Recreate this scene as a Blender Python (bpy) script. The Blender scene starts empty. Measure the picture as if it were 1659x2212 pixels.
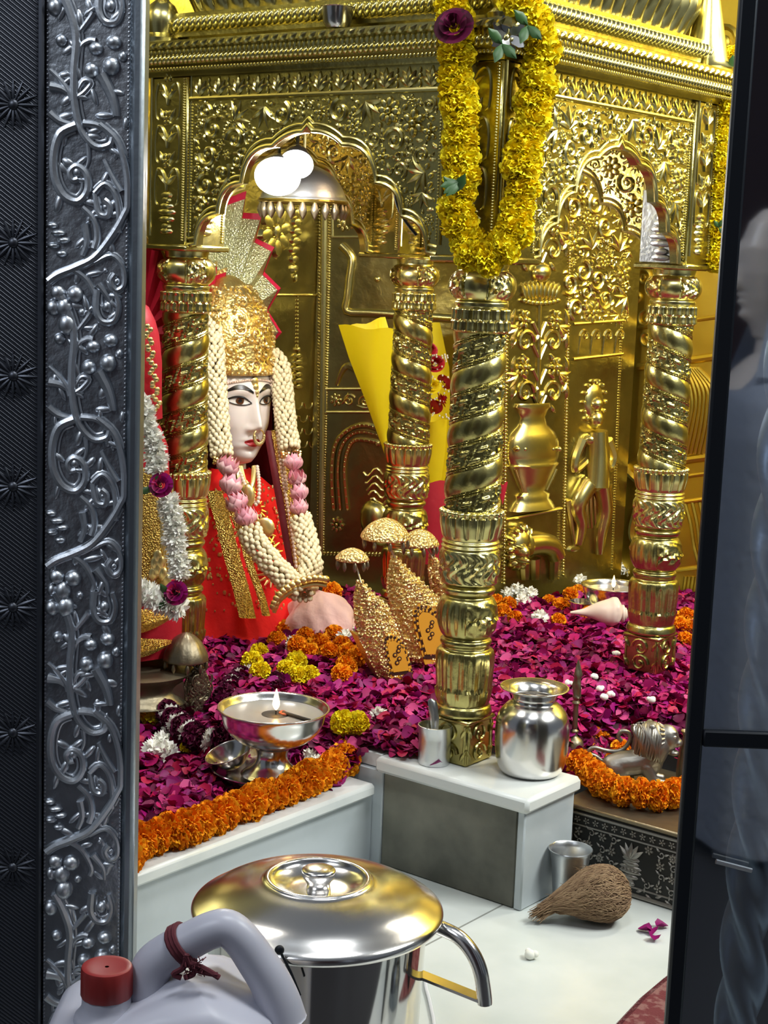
import bpy, math, random
import numpy as np
from mathutils import Vector, Matrix
PI=math.pi; sin=math.sin; cos=math.cos
random.seed(7)
col=bpy.context.scene.collection
def R_(d): return math.radians(d)
def V(*a): return np.array(a,float)
def lerp(a,b,t): return a+(b-a)*t
def interp(tab,x): return float(np.interp(x,[t[0] for t in tab],[t[1] for t in tab]))
# ---------------------------------------------------------------- camera
FPX=3440.;PIT=R_(9.2);ROL=R_(2.2);YAW=R_(37.9)
CAM=V(1.7061,-2.4726,1.19)
HD=V(-sin(YAW),cos(YAW),0)
CF=HD*cos(PIT)+V(0,0,-sin(PIT))
CR0=V(cos(YAW),sin(YAW),0);CU0=np.cross(CR0,CF)
CR=cos(ROL)*CR0+sin(ROL)*CU0;CU=-sin(ROL)*CR0+cos(ROL)*CU0
def at(px,py,z=None,X=None,Y=None,hd=None):
    d=FPX*CF+(px-829.5)*CR-(py-1106)*CU
    if hd is not None:t=hd/(d@HD)
    elif z is not None:t=(z-CAM[2])/d[2]
    elif X is not None:t=(X-CAM[0])/d[0]
    else:t=(Y-CAM[1])/d[1]
    return CAM+t*d
# ---------------------------------------------------------------- materials
def mat(name,c,rough=.5,metal=0.,bump=None,var=None,em=None,spec=None,trans=0,isl=None,coat=0,sss=0,sheen=0,ior=None):
    m=bpy.data.materials.new(name);m.use_nodes=True;nt=m.node_tree;N=nt.nodes;L=nt.links
    b=N['Principled BSDF'];b.inputs['Base Color'].default_value=(*c,1)
    b.inputs['Roughness'].default_value=rough;b.inputs['Metallic'].default_value=metal
    if spec is not None:b.inputs['Specular IOR Level'].default_value=spec
    if trans:b.inputs['Transmission Weight'].default_value=trans
    if ior:b.inputs['IOR'].default_value=ior
    if coat:b.inputs['Coat Weight'].default_value=coat
    if sheen:b.inputs['Sheen Weight'].default_value=sheen
    if sss:
        b.inputs['Subsurface Weight'].default_value=sss;b.inputs['Subsurface Radius'].default_value=(.02,.012,.008);b.inputs['Subsurface Scale'].default_value=.5
    if em:
        b.inputs['Emission Color'].default_value=(*em[0],1);b.inputs['Emission Strength'].default_value=em[1]
    tc=N.new('ShaderNodeTexCoord')
    if var:  # (colour2, scale, lo, hi)
        n=N.new('ShaderNodeTexNoise');n.inputs['Scale'].default_value=var[1];n.inputs['Detail'].default_value=6
        L.new(tc.outputs['Object'],n.inputs['Vector'])
        r=N.new('ShaderNodeValToRGB');r.color_ramp.elements[0].position=var[2];r.color_ramp.elements[1].position=var[3]
        r.color_ramp.elements[0].color=(*c,1);r.color_ramp.elements[1].color=(*var[0],1)
        L.new(n.outputs['Fac'],r.inputs['Fac']);L.new(r.outputs['Color'],b.inputs['Base Color'])
    if isl:
        g=N.new('ShaderNodeNewGeometry');r=N.new('ShaderNodeValToRGB');r.color_ramp.interpolation='CONSTANT'
        els=r.color_ramp.elements
        for i,cc in enumerate(isl):
            e=els[i] if i<2 else els.new(i/len(isl))
            e.position=i/len(isl);e.color=(*cc,1)
        L.new(g.outputs['Random Per Island'],r.inputs['Fac']);L.new(r.outputs['Color'],b.inputs['Base Color'])
    if bump:  # (kind, scale, strength, distance)
        if bump[0]=='noise':
            t=N.new('ShaderNodeTexNoise');t.inputs['Detail'].default_value=4;o=t.outputs['Fac']
        elif bump[0]=='voro':
            t=N.new('ShaderNodeTexVoronoi');o=t.outputs['Distance']
        elif bump[0]=='wave':
            t=N.new('ShaderNodeTexWave');t.wave_profile='SAW' if len(bump)>4 and bump[4]=='saw' else 'SIN';t.bands_direction='DIAGONAL';o=t.outputs['Fac']
        t.inputs['Scale'].default_value=bump[1];L.new(tc.outputs['Object'],t.inputs['Vector'])
        bp=N.new('ShaderNodeBump');bp.inputs['Strength'].default_value=bump[2];bp.inputs['Distance'].default_value=bump[3]
        L.new(o,bp.inputs['Height']);L.new(bp.outputs['Normal'],b.inputs['Normal'])
    return m
BR=(.54,.475,.18)
M={}
def mk(k,*a,**kw):M[k]=mat(k,*a,**kw)
mk('brass',BR,.27,1,bump=('noise',60,.25,.004),var=((.37,.32,.11),9,.42,.62))
mk('brass_relief',(.64,.57,.24),.26,1)
mk('brass_dark',(.33,.25,.06),.33,1,bump=('noise',70,.3,.004))
mk('gold_wall',(.44,.375,.14),.30,1,bump=('noise',18,.35,.01),var=((.29,.245,.09),6,.4,.65))
mk('gold_relief',(.68,.59,.23),.27,1)
mk('gold_plate',(.66,.48,.07),.36,1,bump=('noise',10,.3,.01))
mk('gold',(.86,.66,.26),.42,1,bump=('voro',160,.5,.003))
mk('gold_fine',(.92,.72,.32),.36,1)
mk('sequin',(.72,.50,.13),.3,1,bump=('voro',260,1,.004))
mk('gold_emboss',(.93,.74,.34),.42,1,bump=('voro',170,1,.004))
mk('brocade',(.62,.62,.38),.35,.7,bump=('voro',220,.8,.003))
mk('silver',(.50,.53,.57),.34,1,bump=('noise',90,.35,.003),var=((.36,.39,.43),14,.4,.65))
mk('silver_relief',(.62,.65,.69),.40,1,bump=('noise',120,.2,.002))
mk('silver_edge',(.30,.34,.38),.38,1,bump=('noise',40,.2,.003))
mk('dark_iron',(.07,.075,.09),.42,.9)
mk('black_metal',(.008,.010,.014),.45,0,spec=.25)
mk('niello',(.03,.03,.028),.5,.6)
mk('steel',(.74,.72,.70),.2,1,bump=('noise',6,.08,.01))
mk('steel_matte',(.62,.63,.64),.32,1,bump=('noise',30,.15,.003))
mk('steel_mirror',(.62,.60,.57),.08,1)
mk('pewter',(.33,.31,.28),.46,1,bump=('noise',120,.25,.002))
mk('marble',(.72,.75,.74),.28,0,var=((.60,.64,.64),7,.5,.72))
mk('marble_grimy',(.21,.205,.16),.38,0,var=((.06,.06,.045),5,.36,.66))
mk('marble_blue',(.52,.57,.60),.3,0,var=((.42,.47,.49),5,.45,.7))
mk('rose',(.3,.01,.1),.5,0,spec=.25,isl=[(.27,.004,.085),(.38,.006,.11),(.16,.002,.05),(.33,.006,.14),(.46,.012,.12),(.23,.003,.11),(.42,.007,.055),(.10,.002,.035),(.30,.008,.16),(.52,.05,.19)])
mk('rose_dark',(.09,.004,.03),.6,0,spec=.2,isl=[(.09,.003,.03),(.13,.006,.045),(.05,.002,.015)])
mk('rose_red',(.45,.008,.02),.45,0,isl=[(.45,.008,.02),(.32,.004,.02),(.55,.015,.04)])
mk('yellow_petal',(.9,.7,.012),.8,0,spec=.15,isl=[(.92,.74,.012),(.86,.64,.008),(.95,.82,.03)])
mk('orange_petal',(.85,.30,.008),.8,0,spec=.15,isl=[(.90,.31,.008),(.84,.24,.005),(.94,.40,.012)])
mk('white_petal',(.80,.79,.70),.8,0,isl=[(.90,.89,.82),(.84,.84,.76),(.93,.92,.88)])
mk('pink_petal',(.80,.28,.36),.5,0,isl=[(.86,.44,.50),(.88,.56,.58),(.82,.34,.43)])
mk('leaf_green',(.03,.09,.02),.5)
mk('bud',(.82,.72,.48),.45,0)
mk('pearl',(.78,.60,.48),.25,0,coat=.5)
mk('idol_marble',(.82,.74,.70),.25,0,sss=.1)
mk('ink',(.008,.006,.006),.35)
mk('lip',(.50,.02,.03),.3)
mk('eye_white',(.80,.78,.74),.2)
mk('iris',(.10,.035,.012),.15)
mk('cloth_red',(.74,.010,.008),.7,0,bump=('noise',25,.4,.012),spec=.2)
mk('cloth_crimson',(.45,.012,.03),.55,0,bump=('noise',40,.3,.006),spec=.2)
mk('cloth_maroon',(.16,.008,.016),.6,0,bump=('noise',30,.3,.008))
mk('cloth_pink',(.80,.52,.47),.6,0,bump=('noise',14,.5,.02))
mk('ribbon_red',(.70,.015,.07),.4)
mk('paper_yellow',(.90,.72,.008),.45,0,bump=('noise',8,.3,.01))
mk('paper_red',(.42,.012,.03),.45,0,bump=('noise',12,.4,.01))
mk('oil',(.30,.29,.27),.3,0,coat=.3)
mk('wick',(.30,.06,.02),.7)
mk('soot',(.02,.018,.015),.6)
mk('flame',(1,.6,.2),.5,em=((1,.55,.18),14))
mk('lamp_lens',(1,1,1),.3,em=((.92,.96,1),40))
mk('plastic_white',(.46,.46,.53),.38,0,sss=.15)
mk('plastic_red',(.25,.02,.018),.4)
mk('yarn',(.09,.012,.02),.9)
mk('coir',(.22,.135,.075),.85,0,isl=[(.24,.15,.08),(.17,.10,.055),(.30,.20,.11)])
mk('shell',(.80,.66,.57),.35,0,var=((.70,.48,.38),5,.45,.75))
mk('insert_orange',(.80,.38,.03),.5)
mk('insert_brown',(.045,.015,.008),.5)
mk('carpet',(.16,.03,.035),.95,0,bump=('noise',300,.8,.004),var=((.26,.12,.11),55,.5,.6))
mk('cord',(.70,.72,.76),.4)
mk('tarnish',(.25,.21,.14),.4,.9,bump=('noise',60,.4,.003))
mk('unseen_floor_dark',(.03,.03,.034),.35,0,bump=('noise',60,.1,.002))
mk('backing_black',(.006,.007,.009),.9)
mk('hall_blue',(.20,.26,.36),.8)
mk('hall_white',(.30,.34,.44),.85,bump=('noise',40,.3,.01))
mk('rear_wall_dark',(.06,.022,.03),.8)
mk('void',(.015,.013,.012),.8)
# tinted glass pane: mixes see-through and mirror
gm=bpy.data.materials.new('tinted_glass');gm.use_nodes=True
_n=gm.node_tree.nodes;_l=gm.node_tree.links;_n.clear()
_o=_n.new('ShaderNodeOutputMaterial');_t=_n.new('ShaderNodeBsdfTransparent');_g=_n.new('ShaderNodeBsdfGlossy');_x=_n.new('ShaderNodeMixShader')
_t.inputs[0].default_value=(.60,.66,.75,1);_g.inputs['Roughness'].default_value=.03;_x.inputs[0].default_value=.34
_l.new(_t.outputs[0],_x.inputs[1]);_l.new(_g.outputs[0],_x.inputs[2]);_l.new(_x.outputs[0],_o.inputs[0]);M['tinted_glass']=gm
# tiled marble floor
fm=mat('marble_floor',(.70,.73,.71),.22,0)
_N=fm.node_tree.nodes;_L=fm.node_tree.links
tc=_N.new('ShaderNodeTexCoord');mp=_N.new('ShaderNodeMapping');mp.inputs['Location'].default_value=(-.172+.9,2.1,0)
br=_N.new('ShaderNodeTexBrick');br.offset=0;br.inputs['Scale'].default_value=1;br.inputs['Mortar Size'].default_value=.0022
br.inputs['Brick Width'].default_value=.9;br.inputs['Row Height'].default_value=2.6
br.inputs['Color1'].default_value=(.70,.73,.71,1);br.inputs['Color2'].default_value=(.66,.70,.69,1);br.inputs['Mortar'].default_value=(.30,.31,.29,1)
nz=_N.new('ShaderNodeTexNoise');nz.inputs['Scale'].default_value=5;nz.inputs['Detail'].default_value=8
rp=_N.new('ShaderNodeValToRGB');rp.color_ramp.elements[0].position=.35;rp.color_ramp.elements[1].position=.7;rp.color_ramp.elements[0].color=(1,1,1,1);rp.color_ramp.elements[1].color=(.82,.85,.84,1)
mx=_N.new('ShaderNodeMix');mx.data_type='RGBA';mx.blend_type='MULTIPLY';mx.inputs[0].default_value=1
_L.new(tc.outputs['Object'],mp.inputs['Vector']);_L.new(mp.outputs['Vector'],br.inputs['Vector']);_L.new(tc.outputs['Object'],nz.inputs['Vector']);_L.new(nz.outputs['Fac'],rp.inputs['Fac'])
_L.new(br.outputs['Color'],mx.inputs[6]);_L.new(rp.outputs['Color'],mx.inputs[7]);_L.new(mx.outputs[2],_N['Principled BSDF'].inputs['Base Color']);M['marble_floor']=fm
# ---------------------------------------------------------------- mesh builder
class MB:
    def __init__(s):s.v=[];s.f=[];s.m=[];s.n=0
    def add(s,vs,fs,mi=0):
        k=s.n
        s.v.extend([tuple(map(float,p)) for p in vs]);s.n+=len(vs)
        for f in fs:s.f.append(tuple(i+k for i in f))
        s.m.extend([mi]*len(fs))
    def grid(s,P,nu,nv,cu=False,cv=False,mi=0):
        fs=[]
        for i in range(nu if cu else nu-1):
            for j in range(nv if cv else nv-1):
                a=i*nv+j;b=((i+1)%nu)*nv+j;c=((i+1)%nu)*nv+(j+1)%nv;d=i*nv+(j+1)%nv
                fs.append((a,b,c,d))
        s.add(P,fs,mi)
    def build(s,name,mats,parent=None,loc=None,ang=40):
        me=bpy.data.meshes.new(name);me.from_pydata(s.v,[],s.f)
        ms=mats if isinstance(mats,(list,tuple)) else [mats]
        for m in ms:me.materials.append(M[m] if isinstance(m,str) else m)
        if len(ms)>1:me.polygons.foreach_set('material_index',s.m)
        me.shade_smooth();me.set_sharp_from_angle(angle=R_(ang));me.update()
        o=bpy.data.objects.new(name,me);col.objects.link(o)
        if parent:o.parent=parent
        if loc is not None:o.location=tuple(map(float,loc))
        return o
def ell(mb,c,a,b,h,ex=(1,0,0),ey=(0,1,0),ez=(0,0,1),ns=8,nr=5,mi=0):
    c=np.array(c);ex=np.array(ex);ey=np.array(ey);ez=np.array(ez);P=[c+ez*h];fs=[]
    for i in range(1,nr):
        t=PI*i/nr
        for j in range(ns):
            p=2*PI*j/ns;P.append(c+ex*(a*sin(t)*cos(p))+ey*(b*sin(t)*sin(p))+ez*(h*cos(t)))
    P.append(c-ez*h);n=len(P)-1
    for j in range(ns):
        k=(j+1)%ns;fs.append((0,1+j,1+k))
        for i in range(nr-2):
            q=1+i*ns;fs.append((q+j,q+ns+j,q+ns+k,q+k))
        q=1+(nr-2)*ns;fs.append((q+j,n,q+k))
    mb.add(P,fs,mi)
def tube(mb,pts,rad,ns=8,closed=False,cap=True,mi=0,flat=None):
    pts=[np.array(p,float) for p in pts];n=len(pts)
    if not isinstance(rad,(list,tuple,np.ndarray)):rad=[rad]*n
    up=None;P=[]
    for i in range(n):
        a=pts[(i-1)%n] if (closed or i>0) else pts[i];b=pts[(i+1)%n] if (closed or i<n-1) else pts[i]
        t=b-a;t=t/(np.linalg.norm(t)+1e-12)
        if up is None:
            up=np.cross(t,V(0,0,1) if abs(t[2])<.9 else V(1,0,0))
        up=up-t*(up@t);up/=np.linalg.norm(up)+1e-12;w=np.cross(t,up)
        for j in range(ns):
            q=2*PI*j/ns;P.append(pts[i]+(up*cos(q)+w*sin(q))*rad[i])
    mb.grid(P,n,ns,closed,True,mi)
    if cap and not closed:
        k=mb.n-n*ns
        mb.f.append(tuple(k+j for j in range(ns))[::-1]);mb.f.append(tuple(k+(n-1)*ns+j for j in range(ns)));mb.m+= [mi,mi]
def lathe(mb,prof,ns=32,c=(0,0,0),mod=None,mi=0,cap=False,ax=None):
    P=[]
    for i,(r,z) in enumerate(prof):
        for j in range(ns):
            q=2*PI*j/ns;rr=r if mod is None else mod(r,z,q)
            P.append((c[0]+rr*cos(q),c[1]+rr*sin(q),c[2]+z))
    mb.grid(P,len(prof),ns,False,True,mi)
    k=mb.n-len(prof)*ns
    if cap:
        mb.f.append(tuple(k+j for j in range(ns))[::-1]);mb.f.append(tuple(k+(len(prof)-1)*ns+j for j in range(ns)));mb.m+=[mi,mi]
def box(mb,x0,x1,y0,y1,z0,z1,b=.003,mi=0,T=None):
    b=min(b,(x1-x0)/3,(y1-y0)/3,(z1-z0)/3);X=(x0,x1);Y=(y0,y1);Z=(z0,z1);vs=[];idx={}
    for i in (0,1):
        for j in (0,1):
            for k in (0,1):
                sx=b*(1-2*i);sy=b*(1-2*j);sz=b*(1-2*k)
                for a,p in enumerate(((X[i],Y[j]+sy,Z[k]+sz),(X[i]+sx,Y[j],Z[k]+sz),(X[i]+sx,Y[j]+sy,Z[k]))):
                    idx[i,j,k,a]=len(vs);vs.append(p)
    fs=[]
    q=[(0,0),(1,0),(1,1),(0,1)]
    for s in (0,1):
        fs.append([idx[s,a,c,0] for a,c in q]);fs.append([idx[a,s,c,1] for a,c in q]);fs.append([idx[a,c,s,2] for a,c in q])
    for a in (0,1):
        for c in (0,1):
            fs.append([idx[a,c,0,0],idx[a,c,0,1],idx[a,c,1,1],idx[a,c,1,0]])
            fs.append([idx[a,0,c,0],idx[a,0,c,2],idx[a,1,c,2],idx[a,1,c,0]])
            fs.append([idx[0,a,c,1],idx[0,a,c,2],idx[1,a,c,2],idx[1,a,c,1]])
    for i in (0,1):
        for j in (0,1):
            for k in (0,1):fs.append([idx[i,j,k,a] for a in (0,1,2)])
    # orient outward
    c=V((x0+x1)/2,(y0+y1)/2,(z0+z1)/2);o=[]
    for f in fs:
        p=[np.array(vs[i]) for i in f];n=np.cross(p[1]-p[0],p[2]-p[0]);m=sum(p)/len(p)-c
        o.append(tuple(f) if n@m>0 else tuple(f[::-1]))
    if T is not None:vs=[T(*p) for p in vs]
    mb.add(vs,o,mi)
class Fr:
    def __init__(s,o,ex,ey,n):s.o=np.array(o,float);s.ex=np.array(ex,float);s.ey=np.array(ey,float);s.n=np.array(n,float)
    def p(s,u,v,w=0):return s.o+s.ex*u+s.ey*v+s.n*w
def rtube(mb,fr,pts,r0,r1,ns=6,lift=.35,mi=0):
    n=len(pts);tube(mb,[fr.p(u,v,lift*lerp(r0,r1,i/(n-1))) for i,(u,v) in enumerate(pts)],[lerp(r0,r1,i/(n-1)) for i in range(n)],ns,mi=mi)
def smooth2(pts,k=6):
    P=[pts[0]]+list(pts)+[pts[-1]];o=[]
    for i in range(1,len(P)-2):
        a,b,c,d=[np.array(q,float) for q in P[i-1:i+3]]
        for j in range(k):
            t=j/k;o.append(.5*(2*b+(c-a)*t+(2*a-5*b+4*c-d)*t*t+(3*b-a-3*c+d)*t**3))
    o.append(np.array(pts[-1],float));return o
def spiral(mb,fr,cu,cv,R,turns,a0,d,r,ball=True,mi=0,n=None):
    n=n or int(12*turns)+4;pts=[]
    for i in range(n):
        t=i/(n-1);rr=R*(1-.78*t);q=a0+d*2*PI*turns*t;pts.append((cu+rr*cos(q),cv+rr*sin(q)))
    rtube(mb,fr,pts,r,r*.75,mi=mi)
    if ball:blob(mb,fr,cu,cv,r*1.5,r*1.5,0,r*1.3,mi)
def blob(mb,fr,u,v,a,b,ang,h,mi=0,ns=8,nr=4):
    c,s=cos(ang),sin(ang);ell(mb,fr.p(u,v),a,b,h,fr.ex*c+fr.ey*s,-fr.ex*s+fr.ey*c,fr.n,ns,nr,mi)
def leaf(mb,fr,u,v,L,ang,w,h=.003,mi=0,bend=0):
    pts=[];n=6
    for i in range(n):
        t=i/(n-1);a=ang+bend*t;pts.append((u,v)) if i==0 else pts.append((pts[-1][0]+L/(n-1)*cos(a),pts[-1][1]+L/(n-1)*sin(a)))
    rad=[max(.0006,w*sin(PI*min(.97,(.12+.88*i/(n-1))))) for i in range(n)]
    tube(mb,[fr.p(a,b,h*.3) for a,b in pts],rad,6,mi=mi)
def flower(mb,fr,u,v,R,n=6,mi=0,a0=0,h=None):
    h=h or R*.35
    for i in range(n):
        q=a0+2*PI*i/n;blob(mb,fr,u+R*.62*cos(q),v+R*.62*sin(q),R*.42,R*.30,q,h,mi)
    blob(mb,fr,u,v,R*.3,R*.3,0,h*1.4,mi)
def beads(mb,fr,p0,p1,r,gap=2.0,mi=0):
    p0=V(*p0);p1=V(*p1);L=np.linalg.norm(p1-p0);n=max(2,int(L/(r*gap)))
    for i in range(n+1):
        q=p0+(p1-p0)*i/n;blob(mb,fr,q[0],q[1],r,r,0,r,mi,6,4)
def rope(mb,fr,p0,p1,r,pitch=None,mi=0):
    p0=V(*p0);p1=V(*p1);L=np.linalg.norm(p1-p0);pitch=pitch or r*1.5;n=int(L/pitch);d=(p1-p0)/L;a=math.atan2(d[1],d[0])
    for i in range(n):
        q=p0+d*(i+.5)*pitch;blob(mb,fr,q[0],q[1],r*1.2,pitch*.46,a+R_(66),r,mi,8,5)
def bar(mb,fr,p0,p1,r,mi=0,ns=8):tube(mb,[fr.p(*p0,r*.3),fr.p(*p1,r*.3)],r,ns,mi=mi)
def filigree(mb,fr,inside,u0,u1,v0,v1,cell,seed=1,r=None,mi=0):
    rg=random.Random(seed);A=abs((u1-u0)*(v1-v0));D=[]
    for R,tries in ((cell*.5,int(A/cell**2*14)),(cell*.34,int(A/cell**2*40)),(cell*.22,int(A/cell**2*90)),(cell*.14,int(A/cell**2*160)),(cell*.085,int(A/cell**2*220))):
        for _ in range(tries):
            u=rg.uniform(u0,u1);v=rg.uniform(min(v0,v1),max(v0,v1))
            if any((u-a)**2+(v-b)**2<(.86*(R+c))**2 for a,b,c in D):continue
            if not all(inside(u+.9*R*cos(q),v+.9*R*sin(q)) for q in (0,PI/2,PI,3*PI/2)):continue
            D.append((u,v,R))
    for i,(u,v,R) in enumerate(D):
        k=rg.random();d=1 if i%2 else -1;a=rg.uniform(0,2*PI)
        if R<cell*.16:
            if k<.5:blob(mb,fr,u,v,R*.95,R*.7,a,R*.7,mi,6,4)
            else:leaf(mb,fr,u-R*cos(a),v-R*sin(a),R*2,a,R*.5,mi=mi,bend=d)
        elif k<.5:
            spiral(mb,fr,u,v,R*.86,1.25,a,d,R*.17,mi=mi,n=15)
            for q in (a+1.2*d,a+2.6*d,a+4*d):leaf(mb,fr,u+R*.84*cos(q),v+R*.84*sin(q),R*.6,q+d*.9,R*.17,mi=mi,bend=d)
        elif k<.8:
            flower(mb,fr,u,v,R*.92,rg.choice((5,6,8)),mi,a,R*.30)
        else:
            for q in range(5):leaf(mb,fr,u-R*.7*cos(a),v-R*.7*sin(a),R*1.5,a+(q-2)*.42,R*.19,mi=mi,bend=(q-2)*.35)
# ---------------------------------------------------------------- object helpers
def tag(o,label=None,cat=None,group=None,kind=None):
    if label:o['label']=label
    if cat:o['category']=cat
    if group:o['group']=group
    if kind:o['kind']=kind
    return o
def thing(name,label,cat,loc=(0,0,0),rz=0,group=None):
    o=bpy.data.objects.new(name,None);col.objects.link(o);o.empty_display_size=.05
    o.location=tuple(map(float,loc));o.rotation_euler=(0,0,rz);return tag(o,label,cat,group)
def copy1(src,parent=None,loc=(0,0,0),rot=(0,0,0),sc=1):
    o=src.copy();col.objects.link(o)
    for k in ('label','category','group','kind'):
        if k in o:del o[k]
    o.parent=parent;o.location=tuple(map(float,loc));o.rotation_euler=rot;o.scale=(sc,sc,sc) if not isinstance(sc,tuple) else sc
    return o
# ================================================================ SETTING
def atf(px,py,fr):
    d=FPX*CF+(px-829.5)*CR-(py-1106)*CU
    t=((fr.o-CAM)@fr.n)/(d@fr.n);p=CAM+t*d-fr.o
    return V(p@fr.ex,p@fr.ey)
Z3=V(0,0,1)
def wall(name,p0,p1,z0,z1,m,th=.06):
    p0=V(*p0,0);p1=V(*p1,0);e=(p1-p0);L=np.linalg.norm(e);e/=L;n=np.cross(e,Z3)
    if n@(CAM-p0)<0:n=-n
    mb=MB();c=[];
    for w in (0,-th):
        for a in (0,L):
            for z in (z0,z1):c.append(p0+e*a+Z3*z+n*w)
    mb.add(c,[(0,2,3,1),(4,5,7,6),(0,1,5,4),(2,6,7,3),(1,3,7,5),(0,4,6,2)])
    o=mb.build(name,m);tag(o,kind='structure')
    return o,Fr(p0,e,Z3,n if True else n)
mb=MB();c1=CAM+HD*1.70;c1[2]=0
mb.add([c1-CR0*3,c1+CR0*3,c1+CR0*3+HD*3.6,c1-CR0*3+HD*3.6]+[p-V(0,0,.05) for p in (c1-CR0*3,c1+CR0*3,c1+CR0*3+HD*3.6,c1-CR0*3+HD*3.6)],[(0,1,2,3),(7,6,5,4),(0,4,5,1),(1,5,6,2),(2,6,7,3),(3,7,4,0)])
tag(mb.build('floor','marble_floor'),kind='structure')
mb=MB();mb.add([c1-CR0*3-HD*3.2,c1+CR0*3-HD*3.2,c1+CR0*3,c1-CR0*3]+[p-V(0,0,.05) for p in (c1-CR0*3-HD*3.2,c1+CR0*3-HD*3.2,c1+CR0*3,c1-CR0*3)],[(0,1,2,3),(7,6,5,4),(0,4,5,1),(1,5,6,2),(2,6,7,3),(3,7,4,0)])
tag(mb.build('unseen_hall_floor','unseen_floor_dark'),kind='structure')  # unseen hall floor, added dark so the steel drum mirrors darkness
WL,fl=wall('wall_left',(-1.27,-1.2),(-1.27,1.0),0,2.6,'gold_wall')
WB,fb=wall('wall_back',(-1.27,1.0),(-.77,1.19),0,2.6,'gold_wall')
WR,fr_=wall('wall_right',(-.77,1.19),(-.66,1.76),0,2.6,'gold_wall')
WF,ff=wall('wall_far',(-.70,1.80),(1.5,1.80),0,2.6,'gold_plate')
def P2(fr,*pts):return [atf(x,y,fr) for x,y in pts]
# --- left wall reliefs: lotus, hanging tassels
mb=MB();c=atf(592,500,fl);s=.0011
for i in range(8):
    q=2*PI*i/8+.2;blob(mb,fl,c[0]+.042*cos(q)*.9,c[1]+.045*sin(q),.032,.021,q,.016)
blob(mb,fl,c[0],c[1],.02,.024,0,.022)
mb.build('lotus_relief','gold_relief',WL)
mb=MB()
a,b=P2(fl,(637,440),(637,600));n=9
for i in range(n):
    t=i/(n-1);blob(mb,fl,lerp(a[0],b[0],t)+.006*sin(t*6),lerp(a[1],b[1],t),.022*sin(PI*(.15+.8*t))+.004,.014,0,.012)
a,b=P2(fl,(642,640),(642,755));beads(mb,fl,a,b,.005)
a,b=P2(fl,(642,755),(642,835))
for i,w in enumerate((.010,.018,.024,.027,.022,.026,.02)):
    t=i/6;blob(mb,fl,lerp(a[0],b[0],t),lerp(a[1],b[1],t),w,.009,0,.012)
a,b=P2(fl,(590,637),(688,637));bar(mb,fl,a,b,.004)
for j in range(4):
    for i in range(5):
        c=atf(600+i*22+(j%2)*11,870+j*28,fl);pts=[(c[0]+.018*cos(q),c[1]+.018*sin(q)) for q in np.linspace(PI,2*PI,7)];rtube(mb,fl,pts,.0025,.0025)
mb.build('tassel_relief','gold_relief',WL)
# --- back wall: door panel with ropes, plaques, pipe, peacock
mb=MB()
for px0,py0,px1,py1,r in ((692,300,688,1195,.006),(716,300,698,1195,.005)):
    a,b=P2(fb,(px0,py0),(px1,py1));rope(mb,fb,a,b,r)
a,b=P2(fb,(703,300),(693,1195));bar(mb,fb,a,b,.009)
a,b=P2(fb,(690,1195),(960,1200));rope(mb,fb,a,b,.007)
mb.build('rope_moulding','gold_relief',WB)
def plaque(fr,parent,x0,y0,x1,y1,name='floral_plaque',nf=2):
    mb=MB();q=P2(fr,(x0,y0),(x1,y0),(x1,y1),(x0,y1))
    for i in range(4):bar(mb,fr,q[i],q[(i+1)%4],.0045)
    c=(q[0]+q[2])/2;h=abs(q[0][1]-q[2][1]);L=abs(q[1][0]-q[0][0])
    flower(mb,fr,q[0][0]+h*.55,c[1],h*.36,7)
    blob(mb,fr,q[0][0]+h*.55,c[1],h*.2,h*.2,0,h*.2)
    for k in range(nf):
        u=q[0][0]+h*1.25+k*h*.8
        if u<q[1][0]-h*.2:
            spiral(mb,fr,u,c[1],h*.32,1.3,k*PI+.5,1-2*(k%2),h*.06)
            leaf(mb,fr,u-h*.4,c[1]-h*.2,h*.7,.6-1.2*(k%2),h*.08,bend=.8)
    return mb.build(name,'gold_relief',parent)
plaque(fb,WB,718,456,840,512);plaque(fb,WB,704,840,800,890);plaque(fb,WB,900,838,985,890)
mb=MB();pts=[atf(x,y,fb) for x,y in ((738,530),(760,556),(756,600),(752,640),(750,672),(800,676),(880,681),(985,688))]
rtube(mb,fb,smooth2(pts,3),.012,.012,10)
pts=[atf(x,y,fb) for x,y in ((935,560),(985,562))];rtube(mb,fb,pts,.01,.01,8)
c=atf(815,603,fb);blob(mb,fb,c[0],c[1],.010,.010,0,.01,ns=12,nr=6)
c=atf(728,1133,fb);flower(mb,fb,c[0],c[1],.024,8)
pts=[atf(x,y,fb) for x,y in ((728,832),(738,805),(752,790),(775,800))];rtube(mb,fb,smooth2(pts),.006,.012)
mb.build('embossed_fitting','gold_relief',WB)
mb=MB()   # peacock
for off,r in ((0,.008),(14,.006),(30,.007)):
    pts=[(722+off,1100),(718+off*.9,1020),(728+off*.8,955+off*.6),(770,920+off),(815,925+off),(845-off,960)]
    q=smooth2([atf(x,y,fb) for x,y in pts],5);rtube(mb,fb,q,r,r)
    for k in range(0,len(q),1):blob(mb,fb,q[k][0],q[k][1],r*.9,r*.9,0,r*1.5,ns=6,nr=4)
for k in range(9):
    pts=[atf(793+k*2-abs(k-4)*2+t*42,1020+k*16+8*sin(t*7+k),fb) for t in np.linspace(0,1,8)];rtube(mb,fb,pts,.004,.004)
c=atf(815,1130,fb);blob(mb,fb,c[0],c[1],.05,.07,.4,.03,ns=14,nr=8)
for i in range(5):leaf(mb,fb,c[0]-.03+.012*i,c[1]+.03-.01*i,.06,-1.9+.1*i,.007)
mb.build('peacock_relief','gold_relief',WB)
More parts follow.
